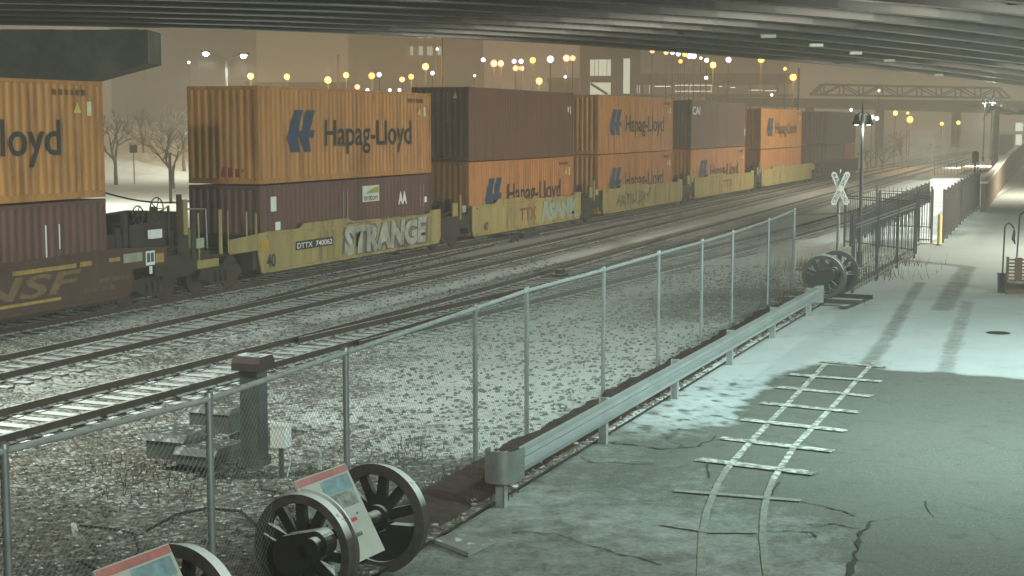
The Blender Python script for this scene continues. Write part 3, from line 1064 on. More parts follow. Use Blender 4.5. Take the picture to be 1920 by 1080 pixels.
# rounded end terminal
vs, fs = [], []
st = [(0.25 - 0.0, -0.21)] + [(-0.02 + 0.18 * math.cos(a), -0.0 + 0.2 * math.sin(a)) for a in [math.pi * 1.5 - math.pi * i / 12 for i in range(15)]]
for x, y in st:
    vs += [(x, y, GZ - 0.21), (x, y, GZ + 0.19)]
for i in range(len(st) - 1):
    fs.append((2 * i, 2 * i + 2, 2 * i + 3, 2 * i + 1))
MB().add(vs, fs).build('end_terminal', m_steel, g, True)
MB().add([(20.55, -0.135, GZ - 0.22), (20.75, -0.3, GZ - 0.24), (20.75, -0.3, GZ + 0.2), (20.55, -0.135, GZ + 0.2), (19.9, -0.13, GZ + 0.18), (19.9, -0.13, GZ - 0.18)], [(0, 1, 2, 3), (0, 3, 4, 5)]).build('end_plate', m_steel, g)
for u in (0.0, 4.05, 8.0, 12.05, 16.1, 20.4):
    MB().box(u - 0.05, u + 0.05, -0.06, -0.05, -0.3, 0.7).box(u - 0.05, u + 0.05, 0.05, 0.06, -0.3, 0.7).box(u - 0.004, u + 0.004, -0.05, 0.05, -0.3, 0.7).build('post', m_gal_snow, g)
    if u > 0.1:
        MB().box(u - 0.05, u + 0.05, -0.13, -0.061, 0.38, 0.69).build('spacer', m_gal_snow, g)


# ---------------------------------------------------------------- locomotive wheel sets
AX = R_(90 - 27)          # direction of the axle


def wheelset(c, zc, label):
    """c = centre on the ground, local +x along the axle, nearest wheel at -x"""
    root = empty('locomotive_wheel_set', (c[0], c[1], 0), AX, label, 'wheel set')
    Rw = 0.56

    def wheel(x, sgn, rot):
        o = empty('wheel', (x, 0, zc))
        o.parent = root
        for k in ('label', 'category'):
            if k in o:
                del o[k]
        o.rotation_euler = (rot, 0, 0)
        rim = MB().lathe([(Rw - 0.09, -0.065), (Rw, -0.065), (Rw, 0.045), (Rw + 0.028, 0.06), (Rw + 0.028, 0.085), (Rw - 0.09, 0.085), (Rw - 0.09, -0.065)], 56)
        rim.v = [(z * sgn, a, b) for a, b, z in rim.v]
        t_ = rim.build('tyre', m_tyre, o, True)
        hub = MB().lathe([(0.0, -0.09), (0.13, -0.09), (0.14, -0.06), (0.14, 0.08), (0.0, 0.08)], 24)
        hub.v = [(z * sgn, a, b) for a, b, z in hub.v]
        hub.build('hub', m_blacks, o, True)
        for k in range(11):
            a = 2 * math.pi * k / 11
            if -2.4 < a - math.pi * 1.5 + 0.0 < 0.2 and False:
                continue
            d = Vector((0, math.cos(a), math.sin(a)))
            e_ = Vector((0, -math.sin(a), math.cos(a)))
            if 3.9 < a < 5.5:
                continue
            MB().add([d * 0.12 + e_ * -0.058 + Vector((-0.035, 0, 0)), d * 0.12 + e_ * 0.058 + Vector((-0.035, 0, 0)), d * 0.12 + e_ * 0.058 + Vector((0.04, 0, 0)), d * 0.12 + e_ * -0.058 + Vector((0.04, 0, 0)),
                      d * 0.475 + e_ * -0.05 + Vector((-0.025, 0, 0)), d * 0.475 + e_ * 0.05 + Vector((-0.025, 0, 0)), d * 0.475 + e_ * 0.05 + Vector((0.03, 0, 0)), d * 0.475 + e_ * -0.05 + Vector((0.03, 0, 0))],
                     [(0, 1, 2, 3), (7, 6, 5, 4), (0, 4, 5, 1), (1, 5, 6, 2), (2, 6, 7, 3), (3, 7, 4, 0)]).build('spoke', m_blacks, o)
        # crescent counterweight
        cw = [(0.475 * math.cos(a), 0.475 * math.sin(a)) for a in [3.82 + 1.78 * i / 12 for i in range(13)]] + [(0.16 * math.cos(a), 0.16 * math.sin(a)) for a in (5.3, 4.71, 4.1)]
        cw = [(p[0], p[1]) for p in cw]
        MB().prism(cw, 'x', -0.055, 0.06).build('counterweight', m_blacks, o)
        return o
    wheel(-0.7, 1, 0.93)
    wheel(0.7, -1, -0.6)
    MB().tube([(-0.75, 0, zc), (0.75, 0, zc)], 0.09, 20).build('axle', m_blacks, root, True)
    # crank arm with its pin on the outside of the near wheel
    pts = []
    for i in range(13):
        a = math.pi / 2 + math.pi * i / 12
        pts.append((0.2 * math.cos(a), 0.2 * math.sin(a)))
    for i in range(13):
        a = -math.pi / 2 + math.pi * i / 12
        pts.append((0.34 + 0.135 * math.cos(a), 0.135 * math.sin(a)))
    cr = MB().prism(pts, 'x', -0.96, -0.79)
    ca, sa = math.cos(R_(150)), math.sin(R_(150))
    # local y points left in the picture, so the arm runs from lower left to upper right
    cr.v = [(x, -(y * math.cos(R_(25)) - z * math.sin(R_(25))), zc + (y * math.sin(R_(25)) + z * math.cos(R_(25)))) for x, y, z in cr.v]
    cr.build('crank_arm', m_blacks, root)
    cy, cz = -0.34 * math.cos(R_(25)), 0.34 * math.sin(R_(25))
    MB().tube([(-0.94, cy, zc + cz), (-1.05, cy, zc + cz)], 0.085, 20).build('crank_pin', m_blacks, root, True)
    return root


m_tyre = M('dark tyre steel', (0.045, 0.042, 0.036), 0.5, 0.0, var=0.4, scale=8, snow=1.3, up0=0.3, up1=0.62)
ws = [wheelset((-1.72, 15.2), 0.56, 'black spoked locomotive wheel set with the whole info panel between its wheels'),
      wheelset((-3.13, 12.1), 0.56, 'black spoked locomotive wheel set cut off by the bottom edge beside the left info panel'),
      wheelset((8.45, 40.1), 0.77, 'black spoked locomotive wheel set on a low stand at the far end of the guardrail')]
f3 = MB().box(-1.25, 1.25, -0.75, -0.6, 0.0, 0.09).box(-1.25, 1.25, 0.6, 0.75, 0.0, 0.09).box(-0.78, -0.62, -0.95, 0.95, 0.09, 0.21).box(0.62, 0.78, -0.95, 0.95, 0.09, 0.21)
f3.build('stand', m_blacks, ws[2])
for w in ws[:2]:
    bits('chock', m_dark, w, [(-0.78, -0.62, -0.3, -0.12, 0.0, 0.1), (0.62, 0.78, 0.12, 0.3, 0.0, 0.1)])


def info_panel(off, label):
    """slanted board between two wheels, facing the parking lot"""
    a = Vector((math.cos(AX), math.sin(AX), 0))
    b = Vector((math.sin(AX), -math.cos(AX), 0))
    r = empty('info_panel', Vector((-1.72, 15.2, 0)) + Vector(off), AX, label, 'info sign')
    # local x along the axle, local y to the left; board runs from high (y=+.02) to low (y=-.44)
    w0, w1 = -0.48, 0.42
    T, Bm = Vector((0, -0.02, 1.22)), Vector((0, -0.5, 0.36))
    dn = (Bm - T)
    nrm = Vector((1, 0, 0)).cross(dn).normalized()
    if nrm.z < 0:
        nrm = -nrm

    def quad(x0, x1, t0, t1, lift, th=0.0):
        p = [T + dn * t0 + Vector((x0, 0, 0)), T + dn * t0 + Vector((x1, 0, 0)), T + dn * t1 + Vector((x1, 0, 0)), T + dn * t1 + Vector((x0, 0, 0))]
        up = [q + nrm * lift for q in p]
        lo = [q + nrm * (lift - max(th, 0.001)) for q in p]
        return MB().add(up + lo, [(0, 3, 2, 1), (4, 5, 6, 7), (0, 1, 5, 4), (1, 2, 6, 5), (2, 3, 7, 6), (3, 0, 4, 7)])
    quad(w0, w1, 0, 1, 0.0, 0.03).build('board', M('cream board', (0.33, 0.36, 0.31), 0.5, var=0.15, scale=2), r)
    quad(w0 + 0.01, w1 - 0.01, 0.012, 0.085, 0.004).build('header_strip', M('faded red print', (0.33, 0.13, 0.12), 0.6, var=0.3, scale=9), r)
    quad(-0.12, w1 - 0.04, 0.1, 0.27, 0.004).build('photo_print', M('faded blue print', (0.16, 0.26, 0.28), 0.6, var=0.45, scale=7), r)
    quad(-0.1, w1 - 0.06, 0.275, 0.44, 0.004).build('photo_print', M('grey print', (0.2, 0.23, 0.2), 0.6, var=0.7, scale=11), r)
    ln = MB()
    for i in range(16):
        q = quad(-0.4, -0.4 + random.uniform(0.2, 0.26), 0.14 + i * 0.03, 0.148 + i * 0.03, 0.004)
        ln.add(q.v, q.f)
    for i in range(7):
        q = quad(-0.05, 0.05 + random.uniform(0.1, 0.25), 0.48 + i * 0.03, 0.488 + i * 0.03, 0.004)
        ln.add(q.v, q.f)
    ln.build('printed_lines', M('thin print', (0.33, 0.36, 0.31), 0.7), r)
    quad(0.1, 0.2, 0.56, 0.6, 0.006).build('small_print', M('red print', (0.4, 0.03, 0.03), 0.6), r)
    quad(0.08, 0.18, 0.72, 0.76, 0.006).build('small_print', M('dark print', (0.08, 0.1, 0.08), 0.7, var=0.6, scale=20), r)
    for x_ in (0.25, -0.3):
        MB().tube([(x_, -0.2, 0.0), (x_, -0.26, 0.77)], 0.025).build('support', m_dark, r)
    return r


info_panel((-0.22, -0.1, 0), 'slanted white info panel with red strip and faded pictures between two spoked wheels')
info_panel((-1.37, -3.13, 0), 'slanted white info panel cut off at the bottom left with worn red strip')

# ---------------------------------------------------------------- things inside the fence
cab = empty('signal_cabinet', (-3.05, 18.6, 0), ROTR, 'tall dark green signal cabinet with overhanging cap behind the fence', 'cabinet')
m_cab = M('dark green cabinet paint', (0.055, 0.07, 0.06), 0.6, var=0.3, scale=2, grime=0.4)
cab.location = at(478, 872, 0.0)
cab.scale = (0.72, 0.72, 0.9)
MB().box(-0.19, 0.19, -0.19, 0.19, 0.0, 1.5).box(-0.23, 0.23, -0.23, 0.23, 0, 0.12).build('body', m_cab, cab)
MB().prism([(-0.3, 1.5), (0.3, 1.5), (0.3, 1.62), (0.22, 1.72), (-0.22, 1.72), (-0.3, 1.62)], 'y', -0.3, 0.3).build('cap', M('rusty cap', (0.04, 0.028, 0.022), 0.7, snow=0.75), cab)
MB().box(-0.15, 0.15, -0.2, -0.191, 0.2, 1.4).build('door', m_cab, cab)
jb = empty('junction_box', at(528, 895, 0.0), ROTR, 'small white electrical box on a post at the right of the dark cabinet', 'electrical box')
MB().box(-0.09, 0.09, -0.11, 0.11, 0.42, 0.72).box(-0.1, 0.1, -0.125, 0.115, 0.70, 0.73).build('box', m_white, jb)
MB().tube([(0, 0, 0), (0, 0, 0.42)], 0.035).build('post', m_cab, jb)
MB().tube([(0.05, -0.05, 0.42), (0.08, -0.09, 0.2), (0.06, -0.05, 0.0)], 0.012).build('conduit', m_white, jb)
pp = empty('bent_pipe', at(600, 880, 0.0), 0.3, 'pale bent vent pipe standing in the gravel right of the cabinet', 'pipe')
MB().tube([(0, 0, 0), (0, 0, 0.22), (-0.03, 0, 0.27), (-0.1, 0, 0.29), (-0.16, 0, 0.285)], [0.03, 0.03, 0.045, 0.045, 0.03], 10).build('pipe', M('pale plastic', (0.45, 0.48, 0.43), 0.6), pp)
# relay boxes left of the cabinet
for k, (x, y, w, h, d, lab) in enumerate([(340, 850, 0.42, 0.26, 0.3, 'low grey relay box with sloping lid, left one behind the fence'),
                                          (395, 862, 0.40, 0.14, 0.3, 'flat dark equipment box on the gravel left of the cabinet'),
                                          (425, 800, 0.5, 0.3, 0.35, 'grey equipment box just left of the dark cabinet')]):
    b_ = empty('relay_box', at(x, y, 0.0), ROTR, lab, 'equipment box')
    MB().box(-w, w, -d, d, 0.0, h).build('body', m_cab, b_)
    MB().prism([(-w - 0.04, h), (w + 0.04, h), (w - 0.05, h + 0.09), (-w + 0.05, h + 0.09)], 'y', -d - 0.04, d + 0.04).build('lid', M('grey lid with snow', (0.09, 0.105, 0.095), 0.6, snow=0.25), b_)
for k, pts, r_, lab, nm, mt in [
        (0, [(150, 985), (215, 992), (250, 1000), (262, 1040)], 0.014, 'black branch lying in the gravel at the lower left', 'branch', m_dark),
        (1, [(275, 995), (330, 965), (390, 953), (450, 958), (480, 985)], 0.02, 'black hose curving over the gravel behind the spoked wheels', 'hose', m_black),
        (2, [(150, 1052), (185, 1070), (235, 1090)], 0.018, 'dark stick at the bottom left beside the cut off info panel', 'branch', m_dark),
        (3, [(490, 918), (520, 922), (545, 930)], 0.014, 'short dark stick above the front spoked wheel', 'branch', m_dark)]:
    o = MB().tube([at(a, b, 0.03 + gh(*inv(*at(a, b).xy)) if inv(*at(a, b).xy)[1] > 7 else 0.02) for a, b in pts], r_, 6).build(nm, mt)
    tag(o, lab, nm)
o = MB().tube([at(138, 985, 0.03), at(142, 1000, 0.05)], 0.035, 8).build('cup', m_white)
tag(o, 'small white cup lying beside the black branch in the gravel', 'litter')
m = MB()
for i in range(5):
    a = i * 1.3
    m.box(-0.05 + 0.03 * math.cos(a), 0.04 + 0.04 * math.cos(a), -0.04 + 0.03 * math.sin(a), 0.04 + 0.03 * math.sin(a), 0.005 * i, 0.03 + 0.012 * i)
o = m.build('paper_litter', m_white)
o.location = at(862, 860, 0.0)
tag(o, 'crumpled white paper on the gravel near the end of the guardrail', 'litter')
bd = [at(812, 1020), at(852, 1008), at(930, 1020), at(878, 1046)]
b0 = [Vector((p.x, p.y, 0.012)) for p in bd]
b1 = [Vector((p.x, p.y, 0.06)) for p in bd]
o = MB().add(b0 + b1, [(0, 1, 2, 3), (7, 6, 5, 4), (0, 4, 5, 1), (1, 5, 6, 2), (2, 6, 7, 3), (3, 7, 4, 0)]).build('board_scrap', M('grey board', (0.2, 0.22, 0.19), 0.8, snow=0.15))
tag(o, 'flat grey board lying on the ground right of the spoked wheels', 'board')

# loose stones
m = MB()
ico = [(0, 0, 1), (0.89, 0, 0.45), (0.28, 0.85, 0.45), (-0.72, 0.53, 0.45), (-0.72, -0.53, 0.45), (0.28, -0.85, 0.45), (0.72, 0.53, -0.45), (-0.28, 0.85, -0.45), (-0.89, 0, -0.45), (-0.28, -0.85, -0.45), (0.72, -0.53, -0.45), (0, 0, -1)]
icf = [(0, 1, 2), (0, 2, 3), (0, 3, 4), (0, 4, 5), (0, 5, 1), (1, 6, 2), (2, 7, 3), (3, 8, 4), (4, 9, 5), (5, 10, 1), (1, 10, 6), (2, 6, 7), (3, 7, 8), (4, 8, 9), (5, 9, 10), (6, 11, 7), (7, 11, 8), (8, 11, 9), (9, 11, 10), (10, 11, 6)]
for i in range(15000):
    u = 10 + 42 * random.random() ** 1.3
    D = 7.0 + 16.5 * random.random() ** 1.15
    if D > 9.5 and any(abs(D - q) < 0.9 for q in (16.3, 20.4)):
        continue
    s = random.uniform(0.018, 0.045) * (1.3 if random.random() < 0.1 else 1)
    p = rl(u, D, gh(u, D) + s * 0.3)
    a = random.random() * 6.28
    ca, sa = math.cos(a), math.sin(a)
    sx, sy, sz = s * random.uniform(0.8, 1.5), s, s * random.uniform(0.5, 0.9)
    m.add([(p.x + (x * sx * ca - y * sy * sa), p.y + (x * sx * sa + y * sy * ca), p.z + z * sz) for x, y, z in ico], icf)
m_stone = M('ballast stone', (0.14, 0.135, 0.115), 0.85, var=0.75, scale=9, snow=0.35)
tag(m.build('loose_ballast_stones', m_stone), kind='stuff')

# dry weeds
m = MB()
for cx, cy, n_, h_, sp in [(1500, 500, 160, 0.5, 1.6), (1440, 530, 120, 0.45, 1.5), (1470, 560, 90, 0.3, 1.6), (1540, 505, 110, 0.5, 1.2), (1690, 495, 110, 0.45, 0.9), (1650, 520, 90, 0.5, 0.9), (890, 905, 90, 0.22, 0.45), (860, 925, 60, 0.18, 0.5), (760, 850, 60, 0.2, 0.8), (250, 860, 70, 0.22, 1.1), (330, 890, 60, 0.2, 1.0)]:
    c0 = at(cx, cy)
    for i in range(n_):
        x, y = c0.x + random.gauss(0, sp * 0.5), c0.y + random.gauss(0, sp * 0.8)
        h = h_ * random.uniform(0.4, 1.2)
        a = random.random() * 6.28
        l = random.uniform(0.1, 0.5) * h
        w = 0.008
        z = gh(*inv(x, y)) if inv(x, y)[1] > 7.1 else 0
        m.add([(x - w, y, z), (x + w, y, z), (x + math.cos(a) * l, y + math.sin(a) * l, z + h)], [(0, 1, 2)])
tag(m.build('weeds', M('dry weeds', (0.10, 0.07, 0.035), 0.9, var=0.5, scale=4)), kind='stuff')

# ---------------------------------------------------------------- painted track on the asphalt
pm = bpy.data.materials.new('worn road paint')
pm.use_nodes = True
nt = pm.node_tree
b = nt.nodes['Principled BSDF']
tcn = nd(nt, 'ShaderNodeTexCoord')
nn = nd(nt, 'ShaderNodeTexNoise')
setin(nn, {'Scale': 7.0, 'Detail': 8.0, 'Roughness': 0.75})
nt.links.new(tcn.outputs['Object'], nn.inputs['Vector'])
wr = ramp(nt, nn.outputs[0], 0.43, 0.54)
nt.links.new(mix(nt, wr.outputs[0], (0.13, 0.145, 0.125), (0.52, 0.55, 0.5)), b.inputs['Base Color'])
b.inputs['Roughness'].default_value = 0.7
pf = M('faded road paint', (0.24, 0.26, 0.225), 0.8, var=0.35, scale=8, grime=0.9, gcol=(0.13, 0.145, 0.12))
m = MB()


def strip(pts, w, z):
    P = [Vector((p.x, p.y, z)) for p in pts]
    vs, fs = [], []
    Q = []
    for a_, b_ in zip(P, P[1:]):
        for i in range(8):
            Q.append(a_.lerp(b_, i / 8))
    Q.append(P[-1])
    for i, p in enumerate(Q):
        d = (Q[min(i + 1, len(Q) - 1)] - Q[max(0, i - 1)]).normalized()
        s = Vector((-d.y, d.x, 0))
        ww = w / 2 * (1 + 0.25 * n2(p.x, p.y, 6))
        vs += [p + s * ww, p - s * ww]
    for i in range(len(Q) - 1):
        fs.append((2 * i, 2 * i + 1, 2 * i + 3, 2 * i + 2))
    m.add(vs, fs)


strip([at(*p) for p in ((1548, 683), (1478, 757), (1405, 832), (1362, 882))], 0.095, 0.016)
strip([at(*p) for p in ((1640, 678), (1560, 765), (1490, 838), (1450, 900))], 0.095, 0.016)
for a, b_ in (((1480, 703), (1653, 717)), ((1458, 727), (1635, 745)), ((1427, 757), (1612, 775)), ((1392, 788), (1588, 810)), ((1350, 823), (1562, 848)), ((1308, 863), (1527, 890)), ((1540, 679), (1666, 690))):
    strip([at(*a), at(*b_)], 0.22, 0.021)
o = m.build('painted_track_marking', pm)
o['kind'] = 'structure'
m = MB()
strip([at(*p) for p in ((1362, 882), (1345, 910), (1325, 960), (1316, 1010), (1314, 1100))], 0.085, 0.016)
strip([at(*p) for p in ((1450, 900), (1440, 925), (1432, 960), (1430, 1010), (1440, 1100))], 0.085, 0.016)
strip([at(1265, 922), at(1502, 941)], 0.13, 0.021)
strip([at(1240, 985), at(1330, 1000), at(1420, 1000)], 0.1, 0.021)
o = m.build('faded_track_marking', pf)
o['kind'] = 'structure'

# long cracks in the asphalt
m = MB()
for pts, w in ([((1640, 978), (1612, 1000), (1603, 1040), (1592, 1090)), 0.05], [((1500, 940), (1560, 955), (1605, 970)), 0.03], [((1440, 997), (1520, 998), (1535, 1010)), 0.025], [((960, 1000), (1040, 1002), (1090, 1020), (1160, 1040), (1250, 1062)), 0.02],
               [((1730, 940), (1745, 960), (1750, 975)), 0.018], [((1140, 830), (1240, 842), (1310, 838), (1345, 818)), 0.035], [((1325, 862), (1330, 900)), 0.03], [((1460, 905), (1440, 940)), 0.035], [((1073, 850), (1110, 868), (1240, 872)), 0.02], [((1500, 985), (1560, 985), (1615, 992)), 0.03]):
    P = [at(*p) for p in pts]
    Q = []
    for a_, b_ in zip(P, P[1:]):
        for i in range(10):
            q = a_.lerp(b_, i / 10)
            q.x += 0.04 * n2(q.x, q.y, 3.0)
            q.y += 0.10 * n2(q.x, q.y, 4.0, 3)
            Q.append(q)
    vs, fs = [], []
    for i, p in enumerate(Q):
        d = (Q[min(i + 1, len(Q) - 1)] - Q[max(0, i - 1)]).normalized()
        s = Vector((-d.y, d.x, 0)) * (w / 2 * (0.35 + abs(n2(p.x, p.y, 7)) * 2.4))
        vs += [(p.x + s.x, p.y + s.y, 0.0135), (p.x - s.x, p.y - s.y, 0.0135)]
    for i in range(len(Q) - 1):
        fs.append((2 * i, 2 * i + 1, 2 * i + 3, 2 * i + 2))
    m.add(vs, fs)
o = m.build('pavement_cracks', M('dark crack line', (0.035, 0.038, 0.03), 0.95))
o['kind'] = 'structure'
o = MB().lathe([(0.0, 0.02), (0.24, 0.02), (0.26, 0.012)], 32).build('manhole_cover', M('wet iron', (0.012, 0.014, 0.014), 0.5))
o.location = at(1872, 625)
tag(o, 'round black manhole cover in the snow at the right', 'manhole cover')

# ---------------------------------------------------------------- crossbuck
cb = empty('crossbuck_sign', at(1570, 492), 0.25, 'white railroad crossbuck sign on a grey post behind the far wheel set', 'crossing sign')
MB().tube([(0, 0, 0), (0, 0, 3.2)], 0.055, 12).build('post', m_steel, cb, True)
for sg in (-1, 1):
    L_, w_ = 0.64, 0.105
    bl = MB().prism([(-L_, 0), (-L_ + 0.07, w_), (L_ - 0.07, w_), (L_, 0), (L_ - 0.07, -w_), (-L_ + 0.07, -w_)], 'y', -0.085 - 0.014 * (sg + 1), -0.075 - 0.014 * (sg + 1))
    o = bl.build('blade', M('white reflective blade', (0.62, 0.68, 0.68), 0.5), cb)
    o.location = (0, 0, 2.55)
    o.rotation_euler = (0, R_(-63 * sg), 0)
    o.scale = (1.0, 1, 1)
    word = [('RAIL', -0.55, -0.12), ('ROAD', 0.12, 0.55)] if sg < 0 else [('CROS', -0.55, -0.1), ('SING', 0.1, 0.55)]
    for tx, a, b_ in word:
        text('lettering', tx, m_ink, o, a, b_, -0.06, 0.06, -0.088 - 0.014 * (sg + 1), 0.012)

# ---------------------------------------------------------------- lamp posts beside the tracks
lm_on = EM('lit lamp glass', (0.85, 1.0, 0.92), 14)


def lamp_post(base, h, label, power, group=None, k=1.0):
    r = empty('lamp_post', base, 0.3, label, 'lamp post', group)
    MB().tube([(0, 0, 0), (0, 0, 0.5)], 0.11, 12).tube([(0, 0, 0.5), (0, 0, h * 0.93)], [0.06, 0.045], 12).build('pole', M('dark lamp pole', (0.05, 0.055, 0.052), 0.45, 0.3), r, True)
    MB().tube([(0, 0, h * 0.86), (0, 0, h * 0.93), (0, 0, h)], [0.075, 0.05, 0.008], 10).build('finial', m_black, r, True)
    for i in range(4):
        a = i * math.pi / 2 + 0.4
        d = Vector((math.cos(a), math.sin(a), 0))
        z = h * 0.905
        ar = MB().tube([Vector((0, 0, z + 0.0)), d * 0.1 * k + Vector((0, 0, z + 0.06)), d * 0.19 * k + Vector((0, 0, z - 0.02))], 0.018, 6)
        o = ar.build('arm', m_black, r)
        sh = MB().lathe([(0.02, 0.0), (0.05, -0.05), (0.07, -0.18), (0.14, -0.33), (0.135, -0.33), (0.06, -0.18), (0.02, -0.04)], 16)
        s_ = sh.build('shade', m_black, o, True)
        s_.location = d * 0.19 * k + Vector((0, 0, z))
        bu = MB().lathe([(0.0, -0.35), (0.035, -0.33), (0.045, -0.28), (0.02, -0.2)], 10).build('bulb', lm_on, s_, True)
    l = lamp('lamp_light', 'POINT', Vector(base) + Vector((0, -0.16, h * 0.905 - 0.5)), power, (0.9, 1.0, 0.9), size=0.08)
    l.parent = r
    l.location = (0, -0.16, h * 0.905 - 0.5)
    return r


lamp_post(at(1611, 500), 5.58, 'tall black lamp post with finial and bell shades behind the crossbuck sign', 90, k=1.5)
lamp_post(far(1843, 303, 150), 6.7, 'left of the two distant lamp posts at the lit station platform', 320, k=1.4)
lamp_post(far(1857, 299, 152), 6.6, 'right of the two distant lamp posts at the lit station platform', 320, k=1.4)


# ---------------------------------------------------------------- black picket fences
m_fence = M('black iron', (0.02, 0.018, 0.016), 0.5, var=0.3)
m_fsnow = M('black iron with snow', (0.02, 0.018, 0.016), 0.5, var=0.3, snow=1.0)


def picket(label, pts, h, name='iron_fence', sp=0.125, th=0.022, post_every=2.4):
    o0 = Vector(pts[0])
    r = empty(name, o0, 0, label, 'fence')
    pk, rails = MB(), MB()
    for a, b in zip(pts, pts[1:]):
        a, b = Vector(a) - o0, Vector(b) - o0
        L = (b - a).length
        n = max(1, int(L / sp))
        for i in range(n + 1):
            p = a.lerp(b, i / n)
            pk.bar(p + Vector((0, 0, 0.08)), p + Vector((0, 0, h)), th, th)
        for zz in (0.15, h * 0.9, h - 0.28 * h * 0.1 - 0.25):
            rails.bar(a + Vector((0, 0, zz)), b + Vector((0, 0, zz)), 0.035, 0.04)
        k = max(1, round(L / post_every))
        for i in range(k + 1):
            p = a.lerp(b, i / k)
            MB().bar(p + Vector((0, 0, -0.1)), p + Vector((0, 0, h + 0.08)), 0.075, 0.075).build('post', m_fence, r)
    pk.build('pickets', m_fence, r)
    rails.build('rails', m_fsnow, r)
    return r


picket('black iron fence right of the far wheel set, its posts standing at the lot edge', [rl(42.6, 6.62), rl(55.3, 6.45)], 2.15, sp=0.3, th=0.018, post_every=4.2)
picket('black iron fence running across behind the lamp post foot with a snow lined top', [rl(60.8, 9.8), rl(57.2, 6.62)], 2.15)
picket('black iron gate panel standing open left of the yellow bollard', [at(1722, 455), at(1746, 457)], 2.1, 'iron_gate')
picket('dense dark iron fence to the right of the yellow bollard climbing into the distance', [at(1768, 455), at(1800, 421), at(1835, 389)], 2.08, sp=0.1)
picket('iron fence with snow covered rail along the track side of the ramp', [rl(61, 9.6), rl(75, 9.9), rl(95, 10.3)], 1.25)
picket('pale lit iron fence across the far end of the ramp', [at(1752, 331) , at(1833, 331)], 1.3, sp=0.3, post_every=6)
picket('small iron fence seen behind the enclosure between lamp post and gate', [at(1642, 427), at(1745, 432)], 1.9, sp=0.2)

o = MB().add([at(1690, 452, 0.02), at(1762, 458, 0.02), at(1835, 380, 0.02), at(1840, 328, 0.02), at(1752, 328, 0.02), at(1690, 400, 0.02)], [(0, 1, 2, 3, 4, 5)]).build('ramp_path', M('fresh snow', (0.82, 0.84, 0.8), 0.8, var=0.06))
o['kind'] = 'structure'
o = MB().add([at(1795, 318, 0.03), at(1868, 318, 0.03), at(1866, 292, 0.03), at(1830, 300, 0.03)], [(0, 1, 2, 3)]).build('platform_path', MATS['fresh snow'])
o['kind'] = 'structure'
for _u, _d in [(66 + 5.5 * i, 8.3 + 0.4 * i) for i in range(14)]:
    _p = rl(_u, _d)
    lamp('ramp_fill_light', 'AREA', (_p.x, _p.y, 4.4), 115, (0.95, 1.0, 0.92), (_p.x, _p.y + 0.01, 0), 0.6, spread=105)  # added lamps, kept unseen by their spread, to brighten the ramp snow
_p = at(1840, 312, 0.0)
lamp('ramp_fill_light', 'AREA', (_p.x, _p.y, 6.8), 900, (0.95, 1.0, 0.92), (_p.x, _p.y + 0.01, 0), 0.6, spread=85)  # one more added lamp, brightens the snow by the platform

# bollard
r = empty('bollard', at(1761, 460), 0, 'yellow bollard standing at the gate of the ramp', 'bollard')
MB().lathe([(0.085, 0), (0.085, 1.18), (0.06, 1.24), (0.0, 1.26)], 20).build('sleeve', M('yellow bollard paint', (0.55, 0.42, 0.12), 0.6, var=0.2, grime=0.3), r, True)
MB().lathe([(0.13, 0.0), (0.13, 0.03), (0.085, 0.04)], 20).build('base_ring', m_dark, r)

# low wall with snow cap on the right
wp = [at(1838, 398), at(1880, 345), at(1925, 300)]
wl_ = empty('retaining_wall', wp[0], 0, 'brown retaining wall with a snow covered cap climbing at the right edge', 'wall')
m1, m2 = MB(), MB()
hts = [1.55, 2.1, 3.0]
for i in range(2):
    a, b_ = wp[i] - wp[0], wp[i + 1] - wp[0]
    d = (b_ - a).normalized()
    s = Vector((d.y, -d.x, 0)) * 0.25
    vs = [a, b_, b_ + s, a + s]
    vt = [a + Vector((0, 0, hts[i])), b_ + Vector((0, 0, hts[i + 1])), b_ + s + Vector((0, 0, hts[i + 1])), a + s + Vector((0, 0, hts[i]))]
    m1.add(vs + vt, [(0, 3, 2, 1), (4, 5, 6, 7), (0, 1, 5, 4), (1, 2, 6, 5), (2, 3, 7, 6), (3, 0, 4, 7)])
    s1 = s * 0.3
    lo = [p + Vector((0, 0, 0.003)) for p in vt]
    lo = [lo[0] - s1, lo[1] - s1, lo[2] + s1, lo[3] + s1]
    up = [p + Vector((0, 0, 0.12)) for p in lo]
    m2.add(lo + up, [(0, 3, 2, 1), (4, 5, 6, 7), (0, 1, 5, 4), (1, 2, 6, 5), (2, 3, 7, 6), (3, 0, 4, 7)])
m1.build('wall_face', M('brown brick wall', (0.12, 0.085, 0.055), 0.9, var=0.3, scale=1.5), wl_)
m2.build('snow_cap', MATS['fresh snow'], wl_)

# slatted bench and hooked poles at the right edge
bn = empty('slatted_bench', at(1886, 552), -0.12, 'brown slatted bench with snow on its slats cut off by the right edge', 'bench')
m_wood = M('brown slat wood', (0.10, 0.052, 0.022), 0.7, var=0.3, snow=0.6)
MB().box(0.0, 0.06, 0.0, 0.1, 0.0, 1.05).box(0.22, 0.42, 0.0, 0.06, 0.3, 1.03).box(1.6, 1.66, 0, 0.1, 0, 1.05).build('frame', m_wood, bn)
for i in range(7):
    z = 0.38 + i * 0.095
    MB().box(0.06, 1.6, 0.01, 0.03, z, z + 0.045).build('slat', m_wood, bn)
    if i < 6:
        pass
MB().box(0.0, 1.66, -0.02, 0.0, 0.02, 0.34).box(0.0, 1.66, -0.5, 0.0, 0.34, 0.375).build('seat', m_wood, bn)
bt = empty('bin', at(1877, 549), 0, 'narrow black bin at the left end of the brown slatted bench', 'bin')
MB().prism([(-0.07, 0.0), (0.07, 0.0), (0.09, 0.52), (-0.09, 0.52)], 'y', -0.1, 0.1).build('body', m_black, bt)
